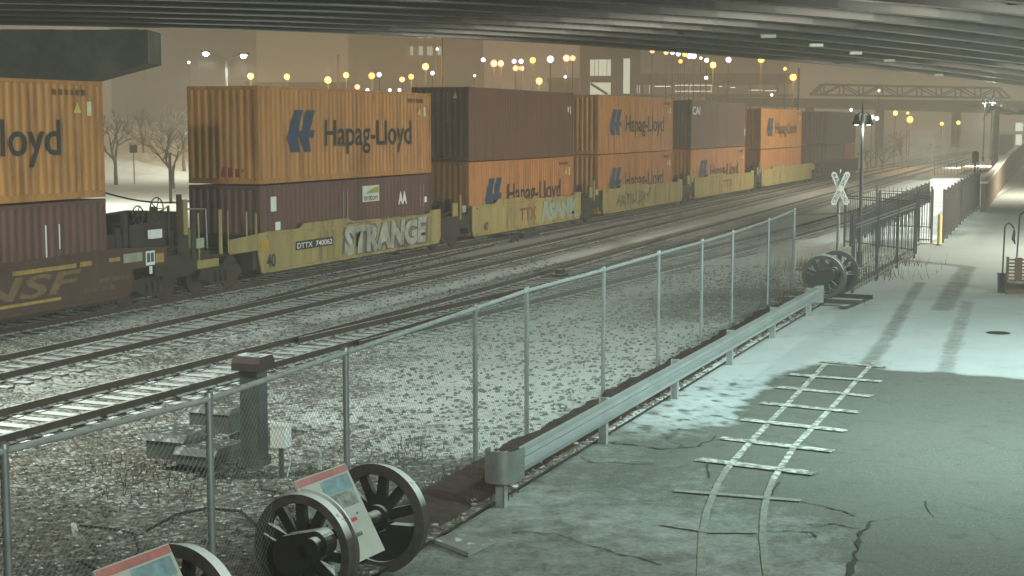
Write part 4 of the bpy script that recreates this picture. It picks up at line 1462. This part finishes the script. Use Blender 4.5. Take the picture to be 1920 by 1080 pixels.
MB().box(-0.1, 0.1, -0.11, 0.11, 0.52, 0.56).build('rim', m_black, bt)
for k, (base, top, hook, lab) in enumerate([((1879, 520), (1884, 420), 1, 'black hooked pole with a hanging ornament rising from the bin'),
                                            ((1903, 520), (1912, 400), 0, 'taller black hooked pole behind the slatted bench')]):
    p0 = at(base[0], 548)
    Y = p0.y + (0.15 if k else 0.0)
    q0, q1 = far(base[0], 516, Y), far(top[0], top[1] + 8, Y)
    hk = empty('hooked_pole', (q0.x, q0.y, 0), 0, lab, 'pole')
    o0 = Vector((q0.x, q0.y, 0))
    q0 = Vector((q0.x, q0.y, 0)) - o0
    q1 = q1 - o0
    MB().tube([q0, q1, q1 + Vector((0.03, 0, 0.1)), q1 + Vector((0.1, 0, 0.15)), q1 + Vector((0.19, 0, 0.1)), q1 + Vector((0.26, 0, 0.0))], 0.024, 8).build('pole', m_black, hk, True)
    if hook:
        MB().tube([q1 + Vector((0.26, 0, 0.0)), q1 + Vector((0.27, 0, -0.12)), q1 + Vector((0.25, 0, -0.3)), q1 + Vector((0.31, 0, -0.45))], [0.012, 0.04, 0.05, 0.012], 7).build('ornament', m_black, hk)

# ---------------------------------------------------------------- overpass
edge = [(-60, 46.5), (-37, 48.5), (-18.9, 51.45), (-9.1, 54.9), (0.0, 61.9), (7, 70.5), (13.8, 80.2), (24.0, 96.0), (44.3, 132.6), (75, 190)]


def cat(p, n=6):
    out = []
    for i in range(len(p) - 1):
        a = Vector(p[max(0, i - 1)])
        b_, c_ = Vector(p[i]), Vector(p[i + 1])
        d = Vector(p[min(len(p) - 1, i + 2)])
        for k in range(n):
            t = k / n
            out.append(0.5 * ((2 * b_) + (c_ - a) * t + (2 * a - 5 * b_ + 4 * c_ - d) * t * t + (3 * b_ - a - 3 * c_ + d) * t ** 3))
    out.append(Vector(p[-1]))
    return out


EC = cat(edge)


def offs(d):
    out = []
    for i, p in enumerate(EC):
        t = (EC[min(i + 1, len(EC) - 1)] - EC[max(0, i - 1)]).normalized()
        out.append(Vector((p.x + t.y * d, p.y - t.x * d, 0)))
    return out


op = empty('overpass', (0, 61.9, 8.05), 0, 'dark road overpass on steel girders crossing overhead along the top of the photo', 'bridge')
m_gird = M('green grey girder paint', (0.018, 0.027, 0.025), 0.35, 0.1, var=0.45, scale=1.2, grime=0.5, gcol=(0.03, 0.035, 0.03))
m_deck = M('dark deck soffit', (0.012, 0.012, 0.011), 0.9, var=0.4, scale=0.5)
OZ = 8.05
o0 = Vector((0, 61.9, OZ))


def ribbon(d0, d1, z0, z1, name, mat):
    A, B = offs(d0), offs(d1)
    vs, fs = [], []
    for a, b_ in zip(A, B):
        vs += [(a.x - o0.x, a.y - o0.y, z0 - OZ), (b_.x - o0.x, b_.y - o0.y, z0 - OZ), (b_.x - o0.x, b_.y - o0.y, z1 - OZ), (a.x - o0.x, a.y - o0.y, z1 - OZ)]
    for i in range(len(A) - 1):
        for k in range(4):
            a, b_ = i * 4 + k, i * 4 + (k + 1) % 4
            fs.append((a, b_, b_ + 4, a + 4))
    fs.append((0, 3, 2, 1))
    n = len(vs)
    fs.append((n - 4, n - 3, n - 2, n - 1))
    return MB().add(vs, fs)


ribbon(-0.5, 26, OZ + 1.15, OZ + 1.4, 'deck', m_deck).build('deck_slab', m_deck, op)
ribbon(-0.5, -0.2, OZ + 1.4, OZ + 2.2, 'parapet', m_con).build('parapet', m_con, op)
for i in range(11):
    d = 0.3 + i * 2.35
    mb = ribbon(d - 0.01, d + 0.01, OZ + 0.03, OZ + 1.149, 'g', m_gird)
    q = ribbon(d - 0.2, d + 0.2, OZ, OZ + 0.028, 'g', m_gird)
    mb.add(q.v, q.f)
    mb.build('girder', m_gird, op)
cf = MB()
A = [offs(0.3 + i * 2.35) for i in range(11)]
for i in range(10):
    for k in range(0, len(EC), 3):
        cf.bar(A[i][k] - o0 + Vector((0, 0, OZ + 0.3)), A[i + 1][k] - o0 + Vector((0, 0, OZ + 0.3)), 0.09, 0.09)
        cf.bar(A[i][k] - o0 + Vector((0, 0, OZ + 0.95)), A[i + 1][k] - o0 + Vector((0, 0, OZ + 0.95)), 0.09, 0.09)
cf.build('cross_frames', m_gird, op)
# pale plates added in place of bright highlights on the lower flanges
m = MB()
for px, py in ((1440, 66), (1530, 83), (1604, 98), (1667, 112), (1718, 126), (1760, 139)):
    p = at(px, py, OZ - 0.03) - o0
    MB().box(p.x - 0.28, p.x + 0.28, p.y - 0.12, p.y + 0.12, p.z - 0.1, p.z + 0.02).build('highlight_plate', M('pale highlight plate', (0.6, 0.66, 0.62), 0.5), op)

pc = empty('bridge_pier', (-22, 54.4, 0), 0, 'concrete pier cap with a sloping end under the overpass above the leftmost container', 'bridge pier')
MB().prism([(-20, 6.18), (6.6, 6.12), (9.35, 6.85), (9.35, 8.0), (-20, 8.03)], 'y', -1.0, 1.0).build('cap', m_con, pc)
for x in (-16, -4.0):
    MB().lathe([(0.75, -0.3), (0.75, 6.15)], 28, (x, 0, 0)).build('column', m_con, pc, True)
bits('bearing', m_steel, pc, [(3.0, 6.0, -0.6, 0.4, 8.01, 8.04), (8.0, 8.9, -0.6, 0.3, 8.0, 8.045)])

# ---------------------------------------------------------------- far off: bridge with truss, buildings, lamps
YT = 330


def fpt(x, y, Y=YT):
    return far(x, y, Y)


tb = empty('truss_bridge', fpt(1700, 200), 0, 'long grey truss footbridge on a girder viaduct in the haze at the right', 'bridge')
tl = tb.location.copy()
m_tr = M('grey green bridge paint', (0.07, 0.08, 0.065), 0.8, var=0.2)


def L3(x, y, dy=0.0):
    return far(x, y, YT) - tl + Vector((0, dy, 0))


m = MB()
for dy in (0, 4):
    tops = [(1560, 159), (1875, 166)]
    m.bar(L3(1545, 158, dy), L3(1875, 165, dy), 0.5, 0.35)
    m.bar(L3(1525, 177, dy), L3(1895, 184, dy), 0.5, 0.35)
    m.bar(L3(1525, 177, dy), L3(1545, 158, dy), 0.35)
    m.bar(L3(1895, 184, dy), L3(1875, 165, dy), 0.35)
    nb = 9
    for i in range(nb + 1):
        x = 1545 + 330 * i / nb
        yt, yb = 158 + 7 * i / nb, 177.5 + 6.5 * i / nb
        m.bar(L3(x, yb, dy), L3(x, yt, dy), 0.28)
        if i < nb:
            x2 = x + 330 / nb
            if i % 2 == 0:
                m.bar(L3(x, yb, dy), L3(x2, yt + 0.7, dy), 0.25)
            else:
                m.bar(L3(x, yt, dy), L3(x2, yb + 0.7, dy), 0.25)
m.build('truss', m_tr, tb)
m = MB()
a, b_, c_, d_ = L3(1330, 182), L3(1940, 190), L3(1940, 214), L3(1330, 196)
m.add([a, b_, c_, d_] + [p + Vector((0, 5, 0)) for p in (a, b_, c_, d_)], [(0, 1, 2, 3), (7, 6, 5, 4), (0, 4, 5, 1), (1, 5, 6, 2), (2, 6, 7, 3), (3, 7, 4, 0)])
m.build('girder', m_tr, tb)
m = MB()
for x in (1523, 1655, 1800):
    p = L3(x, 203)
    MB().box(p.x - 0.6, p.x + 0.6, p.y + 1, p.y + 4, -tl.z - 0.5, p.z + 0.3).build('pier', m_tr, tb)

m_bld = M('hazy building wall', (0.11, 0.085, 0.06), 0.9, var=0.15, scale=0.1)
m_bl2 = M('brick building wall', (0.14, 0.085, 0.055), 0.9, var=0.15, scale=0.1)
m_lit = EM('lit window', (0.75, 0.8, 0.62), 1.0)
m_lit2 = EM('bright strip light', (0.9, 0.9, 0.68), 2.4)
m_win = M('dark window', (0.04, 0.04, 0.035), 0.3)


def block(label, x0, x1, ytop, Y, depth, mat, nx=0, nz=0, lit=(), name='office_building', ybot=232):
    a, b_ = far(x0, ytop, Y), far(x1, ytop, Y)
    r = empty(name, (a.x, Y, 0), 0, label, 'building')
    w, h = b_.x - a.x, a.z
    MB().box(0, w, 0, depth, -1, h).build('wall', mat, r)
    MB().box(-0.3, w + 0.3, -0.3, depth + 0.3, h, h + 0.6).build('roof', mat, r)
    for i in range(nx):
        for j in range(nz):
            cx, cz = w * (i + 0.5) / nx, 4 + (h - 6) * (j + 0.5) / nz
            ww, wh = w / nx * 0.28, (h - 6) / nz * 0.26
            MB().box(cx - ww, cx + ww, -0.06, -0.02, cz - wh, cz + wh).build('window', m_lit if (i, j) in lit else m_win, r)
    return r


b1 = block('low brown building hazy behind the street lamp at the left', 205, 462, 40, 800, 30, m_bl2, 7, 5)
b2 = block('wide pale office block with vertical bays and some lit windows in the middle', 652, 905, 40, 760, 30, m_bld, 14, 6, lit=((7, 5), (8, 5), (9, 5), (8, 4), (7, 4), (9, 4), (6, 4)))
b3 = block('hazy brown building right of the lit garage stair tower', 1205, 1480, 60, 820, 30, m_bl2, 9, 5, lit=())
b4 = block('low long building behind the orange street lights', 462, 652, 158, 460, 14, m_bl2, 8, 1)
b5 = block('distant pale house right of the middle lamps', 1030, 1086, 150, 420, 12, m_bld, 3, 1)
for bb in (b1, b2, b3):
    w_ = max(v.co.x for v in bb.children[0].data.vertices)
    m = MB()
    x = 0.5
    while x < w_ - 2:
        m.box(x, x + w_ / 70, -0.5, -0.002, 0, 56)
        x += w_ / 16
    m.build('pilasters', m_bld, bb)

# garage stair tower with lit openings
gt = empty('stair_tower', far(1088, 232, 380), 0, 'grey stair tower with a lit opening rising above the orange containers', 'building')
g0 = gt.location.copy()
gt.location = (g0.x, 380, 0)
k_ = 380 / 2866.0


def gz(y):
    return CAMH + (235 - y) * k_


def gx(x):
    return (x - 1088) * k_


m_tow = M('tower concrete', (0.13, 0.14, 0.11), 0.9, var=0.15)
m = MB()
m.box(gx(1088), gx(1106), 0, 6, 0, gz(85)).box(gx(1146), gx(1168), 0, 6, 0, gz(85)).box(gx(1106), gx(1146), 0, 6, gz(112), gz(85)).box(gx(1106), gx(1146), 0, 6, gz(155), gz(143)).box(gx(1106), gx(1146), 0, 6, 0, gz(178)).box(gx(1182), gx(1200), 0, 6, 0, gz(85)).box(gx(1168), gx(1182), 0, 6, gz(110), gz(85)).box(gx(1168), gx(1182), 0, 6, 0, gz(176))
m.build('wall', m_tow, gt)
MB().box(gx(1088), gx(1200), -0.2, 6.2, gz(85), gz(82)).build('roof', m_tow, gt)
bits('lit_opening', m_lit, gt, [(gx(1106) + 0.01, gx(1146) - 0.01, 3, 3.1, gz(143), gz(112)), (gx(1106) + 0.01, gx(1146) - 0.01, 3, 3.1, gz(178), gz(155)), (gx(1168) + 0.01, gx(1182) - 0.01, 3, 3.1, gz(176), gz(110))])
MB().bar((gx(1108), 2.4, gz(157)), (gx(1140), 2.4, gz(177)), 0.5, 0.6).build('stair', m_tow, gt)
for x in (1115, 1122, 1138):
    MB().box(gx(x), gx(x) + 0.12, 2.5, 2.6, gz(143), gz(112)).build('mullion', m_tow, gt)
# station shed with bright strips
st_ = empty('station_shed', (g0.x, 376, 0), 0, 'long low station canopy with bright strip lights above the far containers', 'station')
m = MB().box(gx(1185), gx(1480), 0, 8, gz(158), gz(140)).box(gx(1185), gx(1480), -1, 9, gz(182), gz(178))
for x in (1200, 1256, 1340, 1400, 1450):
    m.box(gx(x), gx(x) + 0.35, 0.0, 0.4, 0, gz(158))
m.build('roof', m_tow, st_)
for x0, x1, y in ((1225, 1255, 163), (1263, 1332, 161), (1263, 1330, 172), (1342, 1350, 163), (1366, 1375, 165), (1400, 1425, 170), (1430, 1452, 171)):
    MB().box(gx(x0), gx(x1), 1.5, 1.7, gz(y) - 0.06, gz(y) + 0.06).build('strip_light', m_lit2, st_)
for x in (1192, 1196, 1215, 1219, 1268, 1290, 1330):
    MB().box(gx(x), gx(x) + 0.15, 1.4, 1.5, gz(176), gz(161)).build('strip_light', m_lit, st_)

# distant street lights
cols = {'o': ('orange', EM('sodium lamp', (1.0, 0.42, 0.09), 3.6)), 'y': ('yellow', EM('yellow lamp', (1.0, 0.6, 0.14), 3.6)), 'w': ('white', EM('white lamp', (0.92, 0.95, 1.0), 3)), 'b': ('bluish white', EM('bluish lamp', (0.62, 0.68, 1.0), 3)), 'p': ('pinkish orange', EM('pink lamp', (1.0, 0.33, 0.16), 3.6))}
LT = [(470, 143, 'y', 1), (538, 144, 'y', 1), (615, 150, 'y', 1.1), (649, 141, 'y', 1), (697, 142, 'o', 1.05), (711, 140, 'b', .8), (670, 163, 'p', .9), (754, 149, 'p', .9), (771, 144, 'o', .95), (798, 125, 'y', 1.15), (811, 137, 'b', .7),
      (906, 112, 'b', .8), (926, 119, 'p', 1.1), (939, 119, 'p', 1.1), (890, 142, 'w', .45), (689, 169, 'w', .6), (731, 169, 'b', .6), (749, 169, 'b', .6), (964, 115, 'b', .85), (977, 115, 'b', .85), (967, 128, 'p', .9), (978, 128, 'p', .9), (999, 113, 'o', 1),
      (1032, 111, 'w', 1.1), (1062, 109, 'p', 1.15), (1074, 109, 'p', .9), (1011, 152, 'y', 1.15), (1060, 144, 'w', .5), (1223, 95, 'p', .8), (1249, 98, 'p', .85), (1261, 98, 'w', .8), (1272, 101, 'b', .9), (1284, 102, 'o', .85), (1293, 105, 'w', .9),
      (1301, 105, 'w', 1), (1314, 109, 'w', .5), (1325, 113, 'w', .85), (1276, 115, 'o', .7), (1337, 122, 'y', 1), (1366, 112, 'w', 1), (1427, 112, 'o', 1.05), (1324, 146, 'w', .7), (1472, 129, 'o', .6), (1487, 145, 'o', 1.1), (1648, 170, 'w', .5),
      (1596, 206, 'w', .6), (1635, 220, 'b', .9), (1644, 222, 'b', .85), (1679, 212, 'y', .9), (1702, 212, 'o', .55), (1706, 224, 'o', 1.2), (1766, 232, 'o', .7), (1797, 230, 'o', .75), (354, 117, 'w', .5), (820, 62 + 30, 'w', .5), (1447, 178, 'w', .5)]
glob = MB()
pr_ = [(0.0, -1.0)] + [(math.sin(math.pi * i / 8), -math.cos(math.pi * i / 8)) for i in range(1, 8)] + [(0.0, 1.0)]
for i, (x, y, k, s) in enumerate(LT):
    Y = 150 + (i * 37 % 23)
    if x > 1500 and y > 160:
        Y = 172 + (i % 5)
    p = far(x, y, Y)
    nm, em = cols[k]
    r = empty('street_light', (p.x, p.y, 0), 0, 'small distant ' + nm + ' street light glowing in the snowy haze', 'street light', nm + ' lights glowing in the haze')
    rr = 0.30 * s
    o = MB().lathe([(a * rr, b_ * rr) for a, b_ in pr_], 12).build('lamp_globe', em, r, True)
    o.location = (0, 0, p.z)
    MB().tube([(0, 0.1, -1), (0, 0.1, p.z - rr)], 0.05, 5).build('pole', m_tr, r)
    if k in 'oyp' and s >= 0.95:
        l_ = lamp('street_light_glow', 'POINT', (0, -0.5, p.z), 1100, em.node_tree.nodes['Principled BSDF'].inputs['Emission Color'].default_value[:3], size=0.4)
        l_.parent = r
        l_.location = (0, -1.6, p.z)

# double armed street lamp at the left
dl = empty('double_arm_street_lamp', (0, 0, 0), 0, 'tall street lamp with two white heads above the gap in the train at the left', 'street light')
pb = far(424, 112, 135)
dl.location = (pb.x, pb.y, 0)
MB().tube([(0, 0, -1), (0, 0, pb.z)], [0.12, 0.09], 8).build('pole', m_steel, dl)
for (x, y) in ((386, 101), (457, 105)):
    q = far(x, y, 135) - Vector((pb.x, pb.y, 0))
    o = MB().tube([(0, 0, pb.z), q * 1.0 + Vector((0, 0, 0.2))], 0.06, 6).build('arm', m_steel, dl)
    hd = MB().box(-0.45, 0.45, -0.2, 0.2, -0.02, 0.1).build('lamp_head', m_tr, o)
    hd.location = q + Vector((0, 0, 0.15))
    em = MB().lathe([(a * 0.28, b_ * 0.2) for a, b_ in pr_], 10).build('lamp_glass', EM('strong white lamp', (0.95, 0.97, 1.0), 22), o)
    em.location = q
    l = lamp('street_lamp_light', 'SPOT', (0, 0, 0), 3500, (1.0, 0.95, 0.8), size=0.2, spot=150)
    l.parent = dl
    l.location = q + Vector((0, -0.0, -0.35))

# utility poles, wires, small signs
for x, y0, y1, Y, lab in ((318, 355, 290, 90, 'thin dark pole in the snow field seen between the containers'), (829, 165, 70, 160, 'thin dark mast in front of the office block'), (634, 165, 105, 170, 'thin dark mast left of the office block'), (1498, 178, 130, 180, 'thin dark mast left of the truss bridge')):
    b_ = far(x, y1, Y)
    zb = -0.2 if y0 > 300 else 0
    r = empty('utility_pole', (b_.x, b_.y, 0), 0, lab, 'pole')
    MB().tube([(0, 0, -0.8), (0, 0, b_.z)], 0.09 if Y < 100 else 0.1, 8).build('shaft', m_dark, r)
    MB().lathe([(0.13, 0), (0.13, 0.1), (0.0, 0.16)], 8, (0, 0, b_.z)).build('cap', m_dark, r)
w0, w1 = far(150, 346, 62), far(420, 366, 62)
pts = [w0.lerp(w1, i / 12) + Vector((0, 0, -0.5 * math.sin(math.pi * i / 12))) for i in range(13)]
tag(MB().tube(pts, 0.035, 6).build('cable', m_dark), 'slack black cable hanging across the gap between the container stacks', 'cable')
sg = empty('small_sign', (0, 0, 0), 0, 'small dark square sign standing in the snow between the container stacks', 'sign')
p = far(250, 278, 120)
sg.location = (p.x, p.y, 0)
MB().box(-0.3, 0.3, -0.02, 0.02, p.z - 0.35, p.z + 0.3).build('plate', m_dark, sg)
MB().tube([(0, 0.04, -0.3), (0, 0.04, p.z)], 0.05, 6).build('post', m_steel, sg)
wp_ = empty('marker_post', at(1747, 304), 0, 'white marker post beside the distant tracks', 'post')
MB().tube([(0, 0, 0), (0, 0, 1.9)], 0.2, 10).lathe([(0.2, 1.9), (0.0, 2.0)], 10).build('post', m_white, wp_)
MB().box(-0.3, 0.3, -0.3, 0.3, 0, 0.12).build('foot', m_con, wp_)
sp = far(1828, 318, 90)
ss_ = empty('small_signal', (sp.x, sp.y, 0), 0, 'small black signal on a post above the ramp fence', 'signal')
MB().tube([(0, 0, 0), (0, 0, 2.6)], 0.06, 8).build('post', m_black, ss_)
MB().prism([(-0.17, 2.5), (0.17, 2.5), (0.17, 3.1), (0, 3.2), (-0.17, 3.1)], 'y', -0.12, 0.12).build('head', m_black, ss_)

# station canopy at the far right
cn = empty('platform_canopy', far(1890, 300, 148), 0.0, 'dark platform canopy on columns with lit panels at the right edge', 'canopy')
c0 = cn.location.copy()
cn.location = (c0.x, 148, 0)
kk = 148 / 2866.0


def cz(y):
    return CAMH + (235 - y) * kk


def cx(x):
    return (x - 1890) * kk


MB().add([(cx(1855), 0, cz(198)), (cx(1960), 0, cz(214)), (cx(1960), 0, cz(222)), (cx(1855), 0, cz(206)), (cx(1825), -2, cz(228)), (cx(1960), 12, cz(214)), (cx(1875), 14, cz(194))], [(0, 1, 2, 3), (0, 3, 4), (0, 6, 5, 1)]).build('roof', m_tr, cn)
MB().bar((cx(1872), -0.2, cz(199)), (cx(1905), -0.2, cz(207)), 0.25, 0.35).build('eave', M('pale eave', (0.6, 0.6, 0.55), 0.7), cn)
MB().box(cx(1864), cx(1873), 0.3, 0.8, 0, cz(205)).build('column', m_tr, cn)
MB().box(cx(1858), cx(1864) - 0.01, 0.6, 0.8, cz(296), cz(248)).build('column', m_white, cn)
MB().box(cx(1876), cx(1904), 0.6, 0.7, cz(290), cz(252)).build('glass_screen', M('frosted glass', (0.3, 0.33, 0.3), 0.4), cn)
bits('lit_sign', EM('lit panel', (0.8, 0.85, 0.7), 0.75), cn, [(cx(1906), cx(1919), 0.5, 0.6, cz(246), cz(230)), (cx(1907), cx(1918), 0.5, 0.6, cz(272), cz(252))])

# trees
m_bark = M('bare winter bark', (0.17, 0.15, 0.125), 0.95, var=0.3, snow=0.9)


def tree(px, py, Y, h, label, zb=0.0, seed=1):
    rnd = random.Random(seed)
    p = far(px, py, Y)
    r = empty('bare_tree', (p.x, p.y, zb), rnd.random() * 6, label, 'tree')
    tr, tw = MB(), MB()

    def grow(a, d, l, rad, lv):
        b_ = a + d * l
        (tr if lv < 2 else tw).tube([a, (a + b_) / 2 + Vector((rnd.gauss(0, .04), rnd.gauss(0, .04), 0)) * l, b_], [rad, rad * 0.8, rad * 0.6], 5 if lv < 3 else 3, False)
        if lv >= 5:
            return
        for k in range(3 if lv < 4 else 4):
            nd_ = (d + Vector((rnd.gauss(0, .55), rnd.gauss(0, .55), rnd.gauss(0.12, .3)))).normalized()
            grow(a + d * l * rnd.uniform(0.55, 1.0), nd_, l * rnd.uniform(0.6, 0.82), rad * 0.58, lv + 1)
    grow(Vector((0, 0, -0.5)), Vector((0, 0, 1)), h * 0.3, h * 0.022, 0)
    tr.build('trunk', m_bark, r)
    tw.build('crown', m_bark, r)
    return r


for i, (px, py, Y, h, lab) in enumerate([(215, 260, 118, 6.5, 'bare tree on the snowy slope close to the left container stack'), (268, 258, 150, 5.0, 'low bare tree left of the thin pole'),
                                         (323, 250, 112, 5.4, 'bare tree right above the thin pole between the stacks'), (345, 240, 140, 6.5, 'bare tree close to the left edge of the orange container'), (575, 150, 175, 11, 'bare tree hazy behind the orange street lights'),
                                         (1655, 265, 165, 4.6, 'dark bushy tree below the footbridge, left of the pair'), (1692, 262, 170, 5.4, 'dark bushy tree below the footbridge, right of the pair'), (1745, 255, 180, 4.5, 'low bare tree beyond the far tracks'), (1625, 275, 158, 4.0, 'low bare tree right of the lamp post')]):
    q_ = far(px, py, Y)
    tree(px, py, Y, h * (1.35 if i < 4 else 1.1), lab, gh(*inv(q_.x, q_.y)) if i < 4 else 0.0, i + 3)

# ---------------------------------------------------------------- snowy night air
hz = MB().box(-600, 700, -25, 1050, -2.2, 72).build('haze', M('unused', (1, 1, 1)))
hm = bpy.data.materials.new('haze')
hm.use_nodes = True
nt = hm.node_tree
nt.nodes.clear()
ho = nt.nodes.new('ShaderNodeOutputMaterial')
pv = nt.nodes.new('ShaderNodeVolumePrincipled')
pv.inputs['Color'].default_value = (1.0, 0.96, 0.87, 1)
pv.inputs['Density'].default_value = 0.0020
pv.inputs['Anisotropy'].default_value = 0.0
nt.links.new(pv.outputs[0], ho.inputs['Volume'])
hz.data.materials[0] = hm
hz['kind'] = 'stuff'
